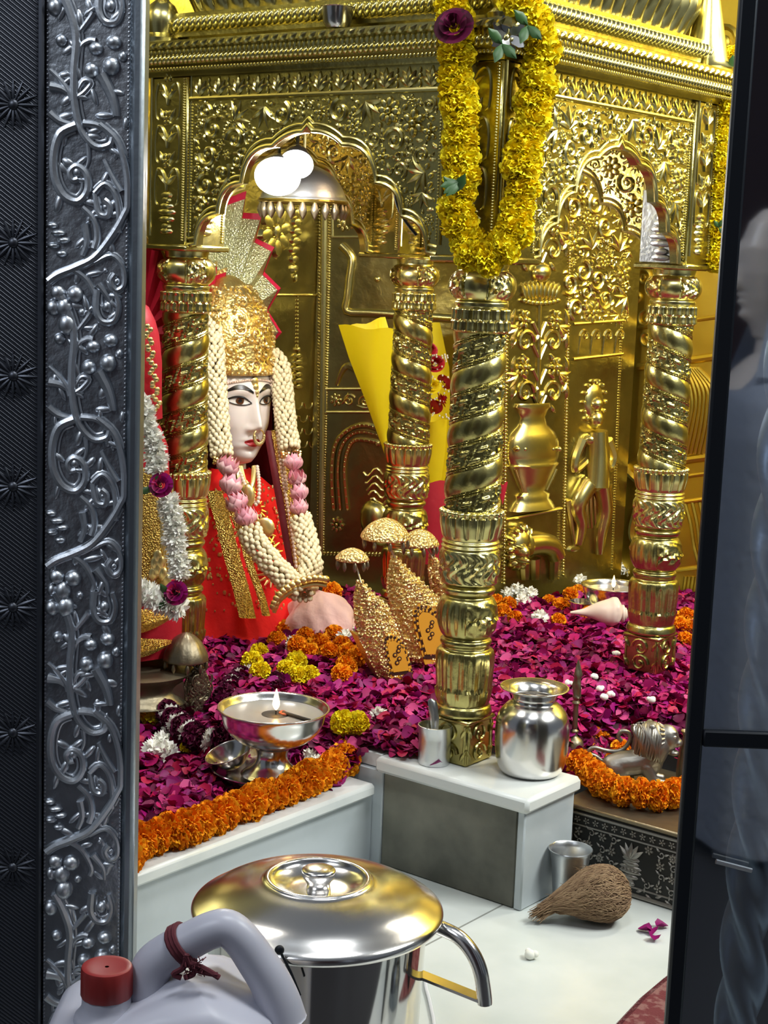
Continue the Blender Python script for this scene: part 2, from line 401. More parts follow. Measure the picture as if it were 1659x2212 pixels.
# --- right wall: vase of flowers, floral panel, scroll row, attendant, lion
mb=MB()
for (x0,y0),(x1,y1),k,r in (((1098,250),(1088,1270),'r',.007),((1236,250),(1216,1245),'r',.006),((1358,330),(1322,1230),'b',.004),((1090,1122),(1212,1098),'t',.005),((1238,700),(1346,692),'t',.005),((1237,776),(1344,764),'t',.005),((1208,1100),(1206,1250),'b',.004)):
    a,b=P2(fr_,(x0,y0),(x1,y1))
    if k=='r':rope(mb,fr_,a,b,r)
    elif k=='b':beads(mb,fr_,a,b,r)
    else:bar(mb,fr_,a,b,r)
mb.build('border_moulding','gold_relief',WR)
def px(pts,fr,k=5):return smooth2([atf(x,y,fr) for x,y in pts],k)
mb=MB()
def vase(mb,fr,cx,prof,nx=14):  # half-relief turned shape from pixel profile (y, halfwidth)
    P=[];k=len(prof)
    for y,w in prof:
        a=atf(cx-w,y,fr);b=atf(cx+w,y,fr);c=(a+b)/2;W=abs(b[0]-a[0])/2
        for j in range(nx):
            q=PI*j/(nx-1);P.append(fr.p(c[0]-W*cos(q),c[1],W*.34*sin(q)))
    mb.grid(P,k,nx)
vase(mb,fr_,1150,[(870,36),(878,40),(884,34),(900,26),(918,30),(935,46),(955,54),(985,54),(1000,50),(1003,55),(1010,50),(1040,36),(1062,26),(1068,36),(1078,34),(1085,40),(1100,48)])
for i in range(9):
    a,b=P2(fr_,(1106+i*11,1012),(1124+i*6.5,1058));rtube(mb,fr_,[a,b],.006,.004,lift=2.2)
for i in range(7):c=atf(1105+i*15,968,fr_);blob(mb,fr_,c[0],c[1],.011,.012,0,.035)
mb.build('vase_relief','gold_relief',WR,ang=60)
mb=MB()
rtube(mb,fr_,px([(1158,880),(1162,800),(1163,720),(1165,640)],fr_),.007,.006)
for i in range(9):
    t=(i-4)/4;a=atf(1165+t*32,648,fr_);b=atf(1165+t*38,600+abs(t)*14,fr_);blob(mb,fr_,(a[0]+b[0])/2,(a[1]+b[1])/2,.011,.03,-t*.4,.014)
for i in range(9):
    t=(i-4)/4;c=atf(1166+t*36,655-6*t*t,fr_);blob(mb,fr_,c[0],c[1],.013,.008,0,.013)
c=atf(1166,588,fr_);blob(mb,fr_,c[0],c[1],.036,.03,0,.03,ns=14,nr=8)
for s in (-1,1):
    for i,y0 in enumerate((848,792,738,690,540,488,436,388)):
        c=atf(1164+s*(30+4*(i%2)),y0,fr_);R=.036
        rtube(mb,fr_,px([(1164,y0+38),(1164+s*8,y0+20),(1164+s*14,y0+6)],fr_),.006,.005)
        if i%2==0:
            spiral(mb,fr_,c[0],c[1],R,1.2,PI/2+PI/2*s,-s,.0062,n=18)
            for k in range(4):leaf(mb,fr_,c[0]+R*cos(k*1.5),c[1]+R*sin(k*1.5),.034,k*1.5+.6,.008,bend=.7)
        else:
            flower(mb,fr_,c[0],c[1],.030,6,a0=i,h=.012)
            for k in range(3):leaf(mb,fr_,c[0]+s*.02,c[1]-.02,.05,-PI/2+s*(.3+.5*k),.008,bend=s*.6)
        d=atf(1164+s*58,y0+14,fr_);leaf(mb,fr_,d[0],d[1],.05,PI/2-s*.3,.009,bend=s*.8)
rtube(mb,fr_,px([(1166,560),(1168,480),(1180,420),(1200,380)],fr_),.006,.005)
mb.build('flowering_plant_relief','gold_relief',WR)
mb=MB();q=P2(fr_,(1243,330),(1353,690))
filigree(mb,fr_,lambda u,v:True,q[0][0],q[1][0]-.003,q[1][1],q[0][1],.075,5)
for i in range(4):
    c=atf(1262+i*26,735,fr_);d=atf(1262+i*26,765,fr_)
    spiral(mb,fr_,c[0],c[1]+.012,.022,.8,PI,-1,.005);rtube(mb,fr_,[(c[0]-.02,c[1]+.012),(c[0]-.024,d[1])],.005,.003)
mb.build('floral_relief','gold_relief',WR)
mb=MB()   # standing attendant with halo
def limb(mb,fr,pts,r0,r1,ns=8):rtube(mb,fr,px(pts,fr,4),r0,r1,ns)
c=atf(1283,868,fr_);blob(mb,fr_,c[0],c[1],.042,.055,0,.012,ns=16,nr=6)
c=atf(1283,905,fr_);blob(mb,fr_,c[0],c[1],.024,.032,0,.032,ns=12,nr=7)
c=atf(1283,872,fr_);blob(mb,fr_,c[0],c[1],.026,.024,0,.03,ns=12,nr=7)
limb(mb,fr_,[(1282,930),(1282,975),(1280,1010),(1276,1050)],.034,.044,10)
limb(mb,fr_,[(1255,950),(1240,990),(1242,1015),(1285,975)],.016,.011)
limb(mb,fr_,[(1310,950),(1322,985),(1312,1010),(1292,975)],.016,.011)
ell(mb,fr_.p(*atf(1282,948,fr_),.004),.050,.026,.03,tuple(fr_.ex),(0,0,1),tuple(fr_.n),14,8);ell(mb,fr_.p(*atf(1276,1040,fr_),.004),.050,.034,.04,tuple(fr_.ex),(0,0,1),tuple(fr_.n),14,8)
for k in range(5):limb(mb,fr_,[(1262+k*7,1052),(1258+k*9,1100),(1262+k*8,1140)],.006,.004,6)
for k in range(14):blob(mb,fr_,*(atf(1283,868,fr_)+V(.048*cos(k*.449),.062*sin(k*.449))),.008,.008,0,.012,0,6,4)
limb(mb,fr_,[(1262,1045),(1240,1090),(1250,1130),(1245,1175)],.034,.016,10)
limb(mb,fr_,[(1292,1045),(1300,1100),(1292,1150),(1290,1195)],.034,.016,10)
limb(mb,fr_,[(1225,1080),(1232,1130),(1240,1180)],.01,.006)
c=atf(1238,1185,fr_);blob(mb,fr_,c[0],c[1],.03,.012,0,.012)
mb.build('attendant_relief','gold_relief',WR)
mb=MB()   # lion
c=atf(1118,1180,fr_);blob(mb,fr_,c[0],c[1],.05,.062,0,.035,ns=14,nr=8)
for i in range(14):
    q=2*PI*i/14;blob(mb,fr_,c[0]+.042*cos(q),c[1]+.052*sin(q),.02,.012,q,.03)
d=atf(1112,1190,fr_);blob(mb,fr_,d[0],d[1],.028,.034,0,.055,ns=12,nr=7)
d=atf(1108,1204,fr_);blob(mb,fr_,d[0],d[1],.016,.013,0,.068,ns=10,nr=6)
for sx in (-9,7):
    d=atf(1111+sx,1178,fr_);blob(mb,fr_,d[0],d[1],.006,.005,0,.056)
limb(mb,fr_,[(1130,1175),(1160,1172),(1185,1180),(1196,1200)],.036,.03,10)
limb(mb,fr_,[(1128,1215),(1130,1250)],.018,.015);limb(mb,fr_,[(1150,1205),(1152,1250)],.02,.015);limb(mb,fr_,[(1192,1205),(1192,1250)],.02,.014)
limb(mb,fr_,[(1198,1190),(1206,1210),(1203,1235)],.007,.005)
mb.build('lion_relief','gold_relief',WR)
# --- far wall: embossed drapery and scrolls
mb=MB()
for i in range(7):
    rtube(mb,ff,px([(1478+i*5,795),(1492+i*9,840),(1496+i*8,880),(1486+i*9,930),(1475+i*9,980)],ff),.006,.006)
for y in (690,775,990,1025,1080,1225):
    a,b=P2(ff,(1380,y+18),(1580,y-10));bar(mb,ff,a,b,.012 if y in(990,775) else .007)
for i in range(4):
    rtube(mb,ff,px([(1480+i*16,1085),(1492+i*14,1130),(1500+i*12,1180),(1512+i*10,1225)],ff),.006,.006)
for i in range(14):
    a,b=P2(ff,(1474+i*8,1300),(1482+i*8,1245));rtube(mb,ff,[a,b],.006,.006)
rtube(mb,ff,px([(1400,1200),(1368,1160),(1375,1110),(1395,1060),(1360,1020),(1352,1005)],ff),.012,.012)
for i,(x,y,R) in enumerate(((1395,690,.03),(1398,730,.03),(1375,640,.025),(1392,600,.028),(1505,20,.075),(1440,30,.06),(1560,90,.05))):
    c=atf(x,y,ff);spiral(mb,ff,c[0],c[1],R,1.3,i,1-2*(i%2),R*.2)
mb.build('drapery_relief','gold_plate',WF)

# ================================================================ PLATFORM
pl=thing('marble_platform','stepped white marble platform with a grimy grey front carrying pillars and flower petals','platform')
ZT=.222;ZW=.170
mb=MB();box(mb,-.130,.227,-.115,.075,ZT-.03,ZT,.007)
mb.build('corner_slab','marble',pl)
mb=MB();box(mb,-1.24,.0,.0755,.975,ZT-.03,ZT-.001,.002);box(mb,-.60,.0,.976,1.74,ZT-.03,ZT-.001,.002);box(mb,.0005,1.4,.56,1.74,ZT-.03,ZT-.001,.005);box(mb,-1.24,-.1305,-.09,.075,ZT-.03,ZT-.001,.002)
mb.build('upper_slab','marble',pl)
mb=MB();box(mb,-.118,.196,-.098,.072,0,ZT-.0302,.003)
o=mb.build('corner_riser','marble_grimy',pl);tag(o,'grimy dark grey marble riser under the corner pillar')
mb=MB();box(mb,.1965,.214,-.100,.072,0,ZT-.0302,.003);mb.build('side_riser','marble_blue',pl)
mb=MB();box(mb,-1.24,-.122,-1.19,-.1155,ZW-.026,ZW,.006);mb.build('wing_slab','marble',pl)
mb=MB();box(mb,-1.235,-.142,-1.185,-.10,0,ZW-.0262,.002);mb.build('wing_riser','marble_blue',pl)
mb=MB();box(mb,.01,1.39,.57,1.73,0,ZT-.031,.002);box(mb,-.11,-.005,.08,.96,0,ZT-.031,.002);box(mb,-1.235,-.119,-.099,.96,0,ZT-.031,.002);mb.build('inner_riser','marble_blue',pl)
# embossed metal pedestal carrying the lion
pd=thing('embossed_pedestal','dark silver pedestal embossed with a flower vase and scrolls under the lion figurine','pedestal',(.166,.10,0))
mb=MB();box(mb,.003,.72,.004,.32,0,.142,.002);mb.build('body','niello',pd)
mb=MB();box(mb,0,.724,0,.324,.142,.152,.003);mb.build('top_plate','tarnish',pd)
fp=Fr((0,.004,0),(1,0,0),(0,0,1),(0,-1,0));mb=MB()
bar(mb,fp,(.006,.005),(.006,.138),.004);bar(mb,fp,(.004,.006),(.72,.006),.004);bar(mb,fp,(.004,.136),(.72,.136),.003);bar(mb,fp,(.028,.022),(.028,.112),.0018);bar(mb,fp,(.028,.113),(.72,.113),.0018);bar(mb,fp,(.028,.021),(.72,.021),.0018)
for i in range(34):flower(mb,fp,.018+i*.0205,.1245,.0075,5,a0=i)
for i in range(34):leaf(mb,fp,.012+i*.0205,.0145,.014,.4*(1-2*(i%2)),.003,.002)
for i in range(5):flower(mb,fp,.017,.028+i*.021,.0075,5,a0=i)
def pot_rel(mb,u):
    for k,(y,w) in enumerate(((.026,.012),(.032,.009),(.040,.018),(.050,.024),(.058,.024),(.066,.018),(.071,.012),(.075,.019))):blob(mb,fp,u,y,w,.0055,0,.004,ns=10)
    for q in (-.9,-.45,0,.45,.9):leaf(mb,fp,u,.076,.032,PI/2+q,.006,.004)
    for i in range(5):blob(mb,fp,u-.016+i*.008,.054,.003,.003,0,.007,ns=6)
pot_rel(mb,.160);pot_rel(mb,.50)
rg=random.Random(4)
for i in range(21):
    for j in range(4):
        u=.042+i*.026+rg.uniform(-.003,.003);v=.034+j*.0225+rg.uniform(-.003,.003)
        if abs(u-.160)<.036 or abs(u-.50)<.036:continue
        if (i+j)%2:flower(mb,fp,u,v,.0095,rg.choice((5,6,8)),a0=i)
        else:
            spiral(mb,fp,u,v,.008,1,rg.uniform(0,6),rg.choice((1,-1)),.0016,False,n=9)
            for q in range(3):leaf(mb,fp,u+.006*cos(q*2.1),v+.006*sin(q*2.1),.011,q*2.1+.4,.0025,.002)
mb.build('relief','pewter',pd)

# ================================================================ CANOPY
AX,BY=-.785,.735
cn=thing('brass_canopy','carved brass shrine canopy with cusped arches on four twisted pillars','canopy',(0,0,0))
zat=lambda y:at(640,y,Y=-.09)[2]
ZB=1.190;ZF0=zat(199);ZF1=zat(147);Z1=zat(92);Z2=zat(70);Z3a=zat(32)
posts={'F':(-.075,.058,-.060,.075),'L':(AX-.06,AX+.055,-.060,.06),'R':(-.06,.058,BY-.06,BY+.05),'B':(AX-.06,AX+.055,BY-.06,BY+.055)}
fS=Fr((0,-.060,0),(1,0,0),(0,0,1),(0,-1,0))      # south (left in view)
fE=Fr((.058,0,0),(0,1,0),(0,0,1),(1,0,0))        # east (right in view)
def potpanel(mb,fr,u0,u1,z0,z1,seed=0):
    u=(u0+u1)/2;w=(u1-u0)
    bar(mb,fr,(u0+.004,z0+.02),(u0+.004,z1),.003);rope(mb,fr,(u1-.004,z0+.01),(u1-.004,z1),.0035)
    for k,(y,r) in enumerate(((.03,.2),(.04,.14),(.055,.24),(.07,.28),(.082,.22),(.095,.13),(.105,.17))):blob(mb,fr,u,z0+y,w*r,.008,0,.008,ns=10)
    z=z0+.115
    while z<z1-.05:
        for s in (-1,1):
            rtube(mb,fr,smooth2([(u,z),(u+s*w*.10,z+.035),(u+s*w*.26,z+.045),(u+s*w*.34,z+.02),(u+s*w*.33,z-.02),(u+s*w*.26,z-.03)],4),.0035,.002)
            leaf(mb,fr,u,z+.01,.035,PI/2-s*.6,.006,bend=-s*.5)
            leaf(mb,fr,u+s*w*.08,z+.055,.03,PI/2-s*.5,.006)
        flower(mb,fr,u,z+.062,.017,6)
        z+=.088
for k,(x0,x1,y0,y1) in posts.items():
    mb=MB();box(mb,x0,x1,y0,y1,ZB,ZF1,.003);box(mb,x0-.008,x1+.008,y0-.008,y1+.008,ZB-.010,ZB+.002,.003)
    pm=mb.build('corner_post','brass',cn)
    mb=MB();potpanel(mb,Fr((0,y0,0),(1,0,0),(0,0,1),(0,-1,0)),x0+.006,x1-.006,ZB,ZF1);potpanel(mb,Fr((x1,0,0),(0,1,0),(0,0,1),(1,0,0)),y0+.006,y1-.006,ZB,ZF1)
    mb.build('pot_relief','brass_relief',pm)
# arch outline, half, from apex: (u fraction, drop)
def arch_pts(hw,za,zf):
    H=za-zf;an=[(0,0),(.28,.115),(.54,.43),(.74,.70),(.93,.985)];an=[(a*hw,za-b*H) for a,b in an];out=[]
    for i in range(len(an)-1):
        a=V(*an[i]);b=V(*an[i+1]);d=b-a;L=np.linalg.norm(d);n=V(-d[1],d[0])/L
        if n[1]<0:n=-n
        for j in range(8):
            t=j/8;bu=(.22 if i else .10)*L*4*t*(1-t)
            out.append(a+d*t+n*bu)
    out.append(V(*an[-1]));out.append(V(hw,zf))
    o=[];m=-1
    for p in out:
        if p[0]<=m:p=V(m+1e-4,p[1])
        m=p[0];o.append(p)
    o[0]=o[0]+V(0,.012)
    return o
def arch_panel(name,fr,u0,u1,za,zt,th,seed,m='brass',mr='brass_relief',cell=.058):
    uc=(u0+u1)/2;hw=(u1-u0)/2;h=arch_pts(hw,za,ZB)
    pts=[(uc-p[0],p[1]) for p in h[::-1]]+[(uc+p[0],p[1]) for p in h[1:]]
    mb=MB();P=[];n=len(pts)
    for u,z in pts:P+= [fr.p(u,zt,0),fr.p(u,z,0),fr.p(u,z,-th),fr.p(u,zt,-th)]
    mb.grid(P,n,4,False,True)
    o=mb.build(name,m,cn,ang=30)
    us=[p[0] for p in pts];zs=[p[1] for p in pts]
    ins=lambda u,v:u0+.009<u<u1-.009 and v<zt-.007 and v>np.interp(u,us,zs)+.021
    mb=MB();filigree(mb,fr,ins,u0+.008,u1-.008,ZB+.01,zt-.008,cell,seed)
    mb.build('scroll_relief',mr,o)
    mb=MB()
    for off,r in ((.003,.005),(.016,.0035)):
        q=[(u,z+off*(1 if abs(u-uc)<hw*.9 else 1)) for u,z in pts];rtube(mb,fr,q,r,r,8)
    bar(mb,fr,(u0,zt),(u1,zt),.005);beads(mb,fr,(u0+.004,ZB+.03),(u0+.004,zt),.003);beads(mb,fr,(u1-.004,ZB+.03),(u1-.004,zt),.003)
    mb.build('arch_moulding',mr,o)
    return o
ZA=at(655,285,Y=-.07)[2]
arch_panel('arch_panel',Fr((0,-.052,0),(1,0,0),(0,0,1),(0,-1,0)),AX+.056,-.076,ZA,ZF0,.02,11)
arch_panel('arch_panel',Fr((.050,0,0),(0,1,0),(0,0,1),(1,0,0)),.076,BY-.061,ZA-.005,ZF0,.02,12)
arch_panel('arch_panel',Fr((AX-.03,0,0),(0,1,0),(0,0,1),(1,0,0)),.061,BY-.061,ZA,ZF1,.02,13)
arch_panel('arch_panel',Fr((0,BY+.03,0),(1,0,0),(0,0,1),(0,-1,0)),AX+.056,-.061,ZA,ZF1,.02,14)
mb=MB();c=atf(1428,505,Fr((0,BY-.06,0),(1,0,0),(0,0,1),(0,-1,0)));fq=Fr((0,BY-.061,0),(1,0,0),(0,0,1),(0,-1,0))
box(mb,-.054,.05,BY-.066,BY-.0605,ZB+.004,ZB+.16,.001);
for y,w in ((.015,.03),(.028,.022),(.045,.036),(.06,.04),(.075,.036),(.088,.028),(.10,.02)):blob(mb,fq,.0,ZB+y,w,.009,0,.014,ns=12)
o=mb.build('silver_plaque','silver',cn);tag(o,'silver plaque with a pot relief inside the right corner post')
# frieze (leaf motif) boards
def frieze(fr,u0,u1,z0,z1,step):
    mb=MB();n=int((u1-u0)/step)
    P=[fr.p(u0,z0,0),fr.p(u1,z0,0),fr.p(u1,z1,0),fr.p(u0,z1,0),fr.p(u0,z0,-.02),fr.p(u1,z0,-.02),fr.p(u1,z1,-.02),fr.p(u0,z1,-.02)]
    mb.add(P,[(0,1,2,3),(5,4,7,6),(0,4,5,1),(3,2,6,7),(1,5,6,2),(0,3,7,4)])
    o=mb.build('leaf_frieze','brass',cn);mb=MB();h=z1-z0
    for i in range(n):
        u=u0+(i+.5)*(u1-u0)/n
        for q in (-.75,-.38,0,.38,.75):leaf(mb,fr,u,z0+.006,h*.82*(1-.25*abs(q)),PI/2+q*.75,step*.13,.004,bend=q*.9)
        blob(mb,fr,u+step/2,z0+h*.25,.004,.009,0,.005);blob(mb,fr,u+step/2,z0+h*.55,.005,.007,0,.005);blob(mb,fr,u+step/2,z0+h*.8,.003,.006,0,.004)
    mb.build('leaf_relief','brass_relief',o)
frieze(Fr((0,-.052,0),(1,0,0),(0,0,1),(0,-1,0)),AX+.056,-.076,ZF0,ZF1,.052)
frieze(Fr((.050,0,0),(0,1,0),(0,0,1),(1,0,0)),.076,BY-.061,ZF0,ZF1,.045)
# cornice rings
X0,X1,Y0,Y1=AX-.06,.058,-.060,BY+.05
def ring(mb,prof):   # prof: list of (out, z)
    P=[]
    for o,z in prof:P+= [(X0-o,Y0-o,z),(X1+o,Y0-o,z),(X1+o,Y1+o,z),(X0-o,Y1+o,z)]
    mb.grid(P,len(prof),4,False,True)
dz=Z1-ZF1
mb=MB();ring(mb,[(-.06,ZF1),(.004,ZF1),(.008,ZF1+.008),(.008,ZF1+.014),(.026,ZF1+.02),(.032,ZF1+dz*.8),(.026,Z1),(.042,Z1+.006),(.042,Z2),(-.03,Z2+.001),(-.03,Z3a-.02),(-.012,Z3a-.018),(-.012,Z3a+.03),(-.05,Z3a+.034),(-.2,Z3a+.04)])
co=mb.build('cornice','brass',cn,ang=30)
for fr,u0,u1 in ((Fr((0,Y0-.028,0),(1,0,0),(0,0,1),(0,-1,0)),X0-.03,X1+.03),(Fr((X1+.028,0,0),(0,1,0),(0,0,1),(1,0,0)),Y0-.03,Y1+.03)):
    mb=MB();rope(mb,fr,(u0,ZF1+.03),(u1,ZF1+.03),.0095,.0125);beads(mb,fr,(u0,ZF1+.012),(u1,ZF1+.012),.0045)
    n=int((u1-u0)/.024)
    for i in range(n):
        u=u0+(i+.5)*(u1-u0)/n;leaf(mb,Fr(fr.p(0,0,.012),fr.ex,fr.ey,fr.n),u-.012,Z1+.004,.026,.5,.006,.004)
    for i in range(n*2):
        u=u0+(i+.5)*(u1-u0)/n/2;blob(mb,fr,u,lerp(ZF1+.045,Z1,.45),.007,.017,0,.006,ns=6,nr=4)
    mb.build('leaf_moulding','brass_relief',co)
    mb=MB();fr2=Fr(fr.p(0,0,-.036),fr.ex,fr.ey,fr.n);rope(mb,fr2,(u0+.03,Z3a+.006),(u1-.03,Z3a+.006),.0145,.0165)
    mb.build('rope_moulding','brass_relief',co)
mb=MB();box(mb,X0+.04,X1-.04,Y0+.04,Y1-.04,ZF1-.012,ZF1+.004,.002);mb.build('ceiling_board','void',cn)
# fluted dome
mb=MB();cx,cy=(X0+X1)/2,(Y0+Y1)/2;ax=(X1-X0)/2-.03;ay=(Y1-Y0)/2-.03;P=[];NS=240;prof=[(.98,-.01),(1.0,.03),(1.02,.07),(1.0,.13),(.93,.20),(.80,.27),(.6,.33),(.35,.37),(.05,.39)]
pr2=smooth2(prof,4)
raw=[]
for j in range(4000):
    q=2*PI*j/4000;c,s_=cos(q),sin(q);e=2/8.;raw.append(V(np.sign(c)*abs(c)**e,np.sign(s_)*abs(s_)**e))
raw.append(raw[0]);cum=np.concatenate([[0],np.cumsum([np.linalg.norm(b-a) for a,b in zip(raw[:-1],raw[1:])])]);NS=640
base=[V(np.interp(cum[-1]*j/NS,cum,[r[0] for r in raw]),np.interp(cum[-1]*j/NS,cum,[r[1] for r in raw])) for j in range(NS)]
nrm_=[(lambda t:V(t[1],-t[0])/(np.linalg.norm(t)+1e-9))(base[(j+1)%NS]-base[j-1]) for j in range(NS)]
for i,(k,z) in enumerate(pr2):
    for j in range(NS):
        f=abs(sin(PI*(j/NS*72)+z*5))**.7;am=min(1,max(0,(z+.01)*14)+.1)*(.022*f-.008+.004*abs(sin(PI*j/NS*216+z*20)))
        P.append((cx+ax*k*base[j][0]+nrm_[j][0]*am,cy+ay*k*base[j][1]+nrm_[j][1]*am,Z3a+.034+z))
mb.grid(P,len(pr2),NS,False,True);dm=mb.build('dome','brass_relief',cn)
# corner finials
def finial(x,y,z,prof,s=1):
    mb=MB();lathe(mb,[(r*s,h*s) for r,h in prof],28,(x,y,z));mb.build('finial','brass_relief',cn)
VP=[(.001,0),(.04,.0),(.042,.01),(.03,.02),(.034,.035),(.036,.055),(.026,.075),(.014,.085),(.013,.105),(.022,.115),(.028,.135),(.022,.155),(.010,.165),(.012,.18),(.006,.2),(.001,.23)]
finial(.06,-.055,Z2+.001,VP,.95);finial(AX-.03,-.055,Z2+.001,VP,1.05)
finial(.03,BY+.02,Z2+.03,[(.001,-.03),(.05,-.03),(.055,-.018),(.048,-.012),(.042,0),(.034,.04),(.026,.08),(.016,.13),(.006,.18),(.001,.2)],1.15);finial(AX,BY,Z2+.001,VP)
# ---- pillars
zf=lambda y:at(1030,y,Y=0)[2]-ZT
def pillar(x,y,z0,zs,hand,m='brass',mr='brass_relief'):
    p=bpy.data.objects.new('pillar',None);col.objects.link(p);p.parent=cn;p.location=(x,y,z0);p.empty_display_size=.05
    mb=MB();h=zf(1548)*zs;box(mb,-.043,.043,-.043,.043,0,h*.93,.003);box(mb,-.047,.047,-.047,.047,h*.9,h,.004)
    for fr in (Fr((0,-.043,0),(1,0,0),(0,0,1),(0,-1,0)),Fr((.043,0,0),(0,1,0),(0,0,1),(1,0,0))):
        for k in (0,1):spiral(mb,fr,.0,h*(.24+.42*k),.022,1.3,k*PI,1-2*k,.0035)
        for k in range(4):leaf(mb,fr,(-.030,.030)[k%2],h*(.12+.5*(k//2)),.026,PI/2+(.5,-.5)[k%2],.005)
        bar(mb,fr,(-.038,.006),(-.038,h*.88),.003);bar(mb,fr,(.038,.006),(.038,h*.88),.003)
    mb.build('base_block',m,p)
    Z=lambda py:zf(py)*zs
    # foot: plinth ring, leaf vase, neck, bulb
    mb=MB();pr=[(.050,Z(1548)),(.057,Z(1542)),(.054,Z(1528)),(.050,Z(1522)),(.052,Z(1505)),(.053,Z(1490)),(.054,Z(1470)),(.0555,Z(1445)),(.0565,Z(1422)),(.054,Z(1407)),(.047,Z(1402)),(.047,Z(1396)),(.050,Z(1390)),(.049,Z(1383)),(.044,Z(1378)),(.050,Z(1370)),(.057,Z(1352)),(.0595,Z(1330)),(.057,Z(1308)),(.051,Z(1294)),(.045,Z(1288)),(.050,Z(1280)),(.052,Z(1272)),(.046,Z(1264))]
    pr=smooth2(pr,4);zl,zh=Z(1522),Z(1404);zb,zt=Z(1374),Z(1294)
    def md(r,z,q):
        if zl<z<zh:
            t=(z-zl)/(zh-zl);w=sin(PI*t)**.5;a=abs(cos(q*4));return r+.0055*w*(a**.5-.6)-.0015*w*abs(sin(q*16))*(t>.3)-.004*w*max(0,1-abs(cos(q*2))*7)*(1 if .3<t<.85 else 0)+(.0035*max(0,cos(q*16))*w if t<.3 else 0)
        if zb<z<zt:
            t=(z-zb)/(zt-zb);w=sin(PI*t);a=cos(q*2+.6);return r+(.0038*np.clip(sin(q*9+5*sin(7*t))*1.6,-.6,1)*abs(sin(5*t*PI*.5+.4)) if a>.15 else -.0028*abs(cos(q*9))**3)*w
        return r
    lathe(mb,pr,160,mod=md);mb.build('foot',m,p)
    # carved drum
    mb=MB();pr=smooth2([(.046,Z(1264)),(.055,Z(1258)),(.0555,Z(1250)),(.0575,Z(1235)),(.0575,Z(1215)),(.0575,Z(1198)),(.0555,Z(1188)),(.053,Z(1184)),(.0565,Z(1180)),(.053,Z(1175)),(.056,Z(1170)),(.0525,Z(1165)),(.054,Z(1160)),(.056,Z(1148)),(.0585,Z(1130)),(.0585,Z(1112)),(.060,Z(1104)),(.054,Z(1099))],5)
    za,zc=Z(1256),Z(1190);zd,ze=Z(1160),Z(1101)
    def md2(r,z,q):
        if za<z<zc:
            t=(z-za)/(zc-za);w=sin(PI*t)**.4;f=sin(q*9)*sin(t*PI*3)+.7*cos(q*18+5*sin(t*PI*2));return r+.0022*w*np.clip(f*1.6,-1,1)
        if zd<z<ze:
            t=(z-zd)/(ze-zd);a=abs(cos(q*7));return r+.0035*(np.clip((a-.35)*3,-1,1) if t<.78 else np.clip((abs(cos(q*14))-.4)*2,-1,1))*(.4+.6*t)
        return r
    lathe(mb,pr,200,mod=md2);mb.build('drum',mr,p)
    # twisted shaft
    mb=MB();z1,z2=Z(1099),Z(716);nz=230;ns=120;P=[];pit=.098
    for i in range(nz):
        z=lerp(z1,z2,i/(nz-1));R=lerp(.0545,.0495,i/(nz-1))
        for j in range(ns):
            q=2*PI*j/ns;ph=(hand*q/(2*PI)-(z-z1)/pit+40)%1
            if ph<.44:d=.0055*sin(PI*ph/.44)**.7
            elif ph<.53:d=.0045*abs(sin(PI*(ph-.44)/.045))
            elif ph<.91:
                t=(ph-.53)/.38;s=q*hand*5+z*9;d=.0002+.0042*sin(PI*t)**.5*np.clip(sin(s*3.4+2.2*sin(PI*2*t+s*1.7))*1.4*abs(sin(PI*2.5*t+s*.8))**.4,0,1)
            else:d=.004*abs(sin(PI*(ph-.91)/.045))
            P.append(((R-.004+d)*cos(q),(R-.004+d)*sin(q),z))
    mb.grid(P,nz,ns,False,True);mb.build('shaft',m,p)
    # capital: leaf band, ring, bulge, plate
    mb=MB();pr=smooth2([(.0495,Z(718)),(.054,Z(712)),(.053,Z(700)),(.0535,Z(688)),(.0525,Z(676)),(.053,Z(668)),(.049,Z(664)),(.0505,Z(660)),(.0505,Z(652)),(.047,Z(649)),(.052,Z(645)),(.0605,Z(632)),(.0635,Z(616)),(.0605,Z(600)),(.052,Z(588)),(.046,Z(584)),(.048,Z(570)),(.050,Z(562))],4)
    pa,pb=Z(714),Z(666);pc,pd_=Z(645),Z(588)
    def md3(r,z,q):
        if pa<z<pb:
            t=(z-pa)/(pb-pa);return r+.003*np.clip((abs(cos(q*8+(PI/2 if t<.45 else 0)))-.45)*2.5,-1,1)*(1 if t<.45 or t>.5 else 0)
        if pc<z<pd_:
            t=(z-pc)/(pd_-pc);w=sin(PI*t)**.6;a=(q*4/PI)%1.;e=abs(a-.5)*2
            return r+w*(-.006*(e>.86)+(.0035*np.clip(sin(q*16+4*sin(8*t))*1.5,-.6,1)*abs(sin(6*t)) if int(q*4/PI)%2 else 0))
        return r
    lathe(mb,pr,200,mod=md3);box(mb,-.05,.05,-.05,.05,Z(563)-.001,(ZB-.011-z0),.003);mb.build('capital',mr,p)
    return p
pillar(-.006,0,ZT,1,1)
zs=lambda z0:(ZB-.012-z0)/(ZB-.012-ZT)
pillar(AX,0,ZT-.03,zs(ZT-.03),1);pillar(0,BY,.268,zs(.268),-1);pillar(-.738,.757,ZT,1,-1)
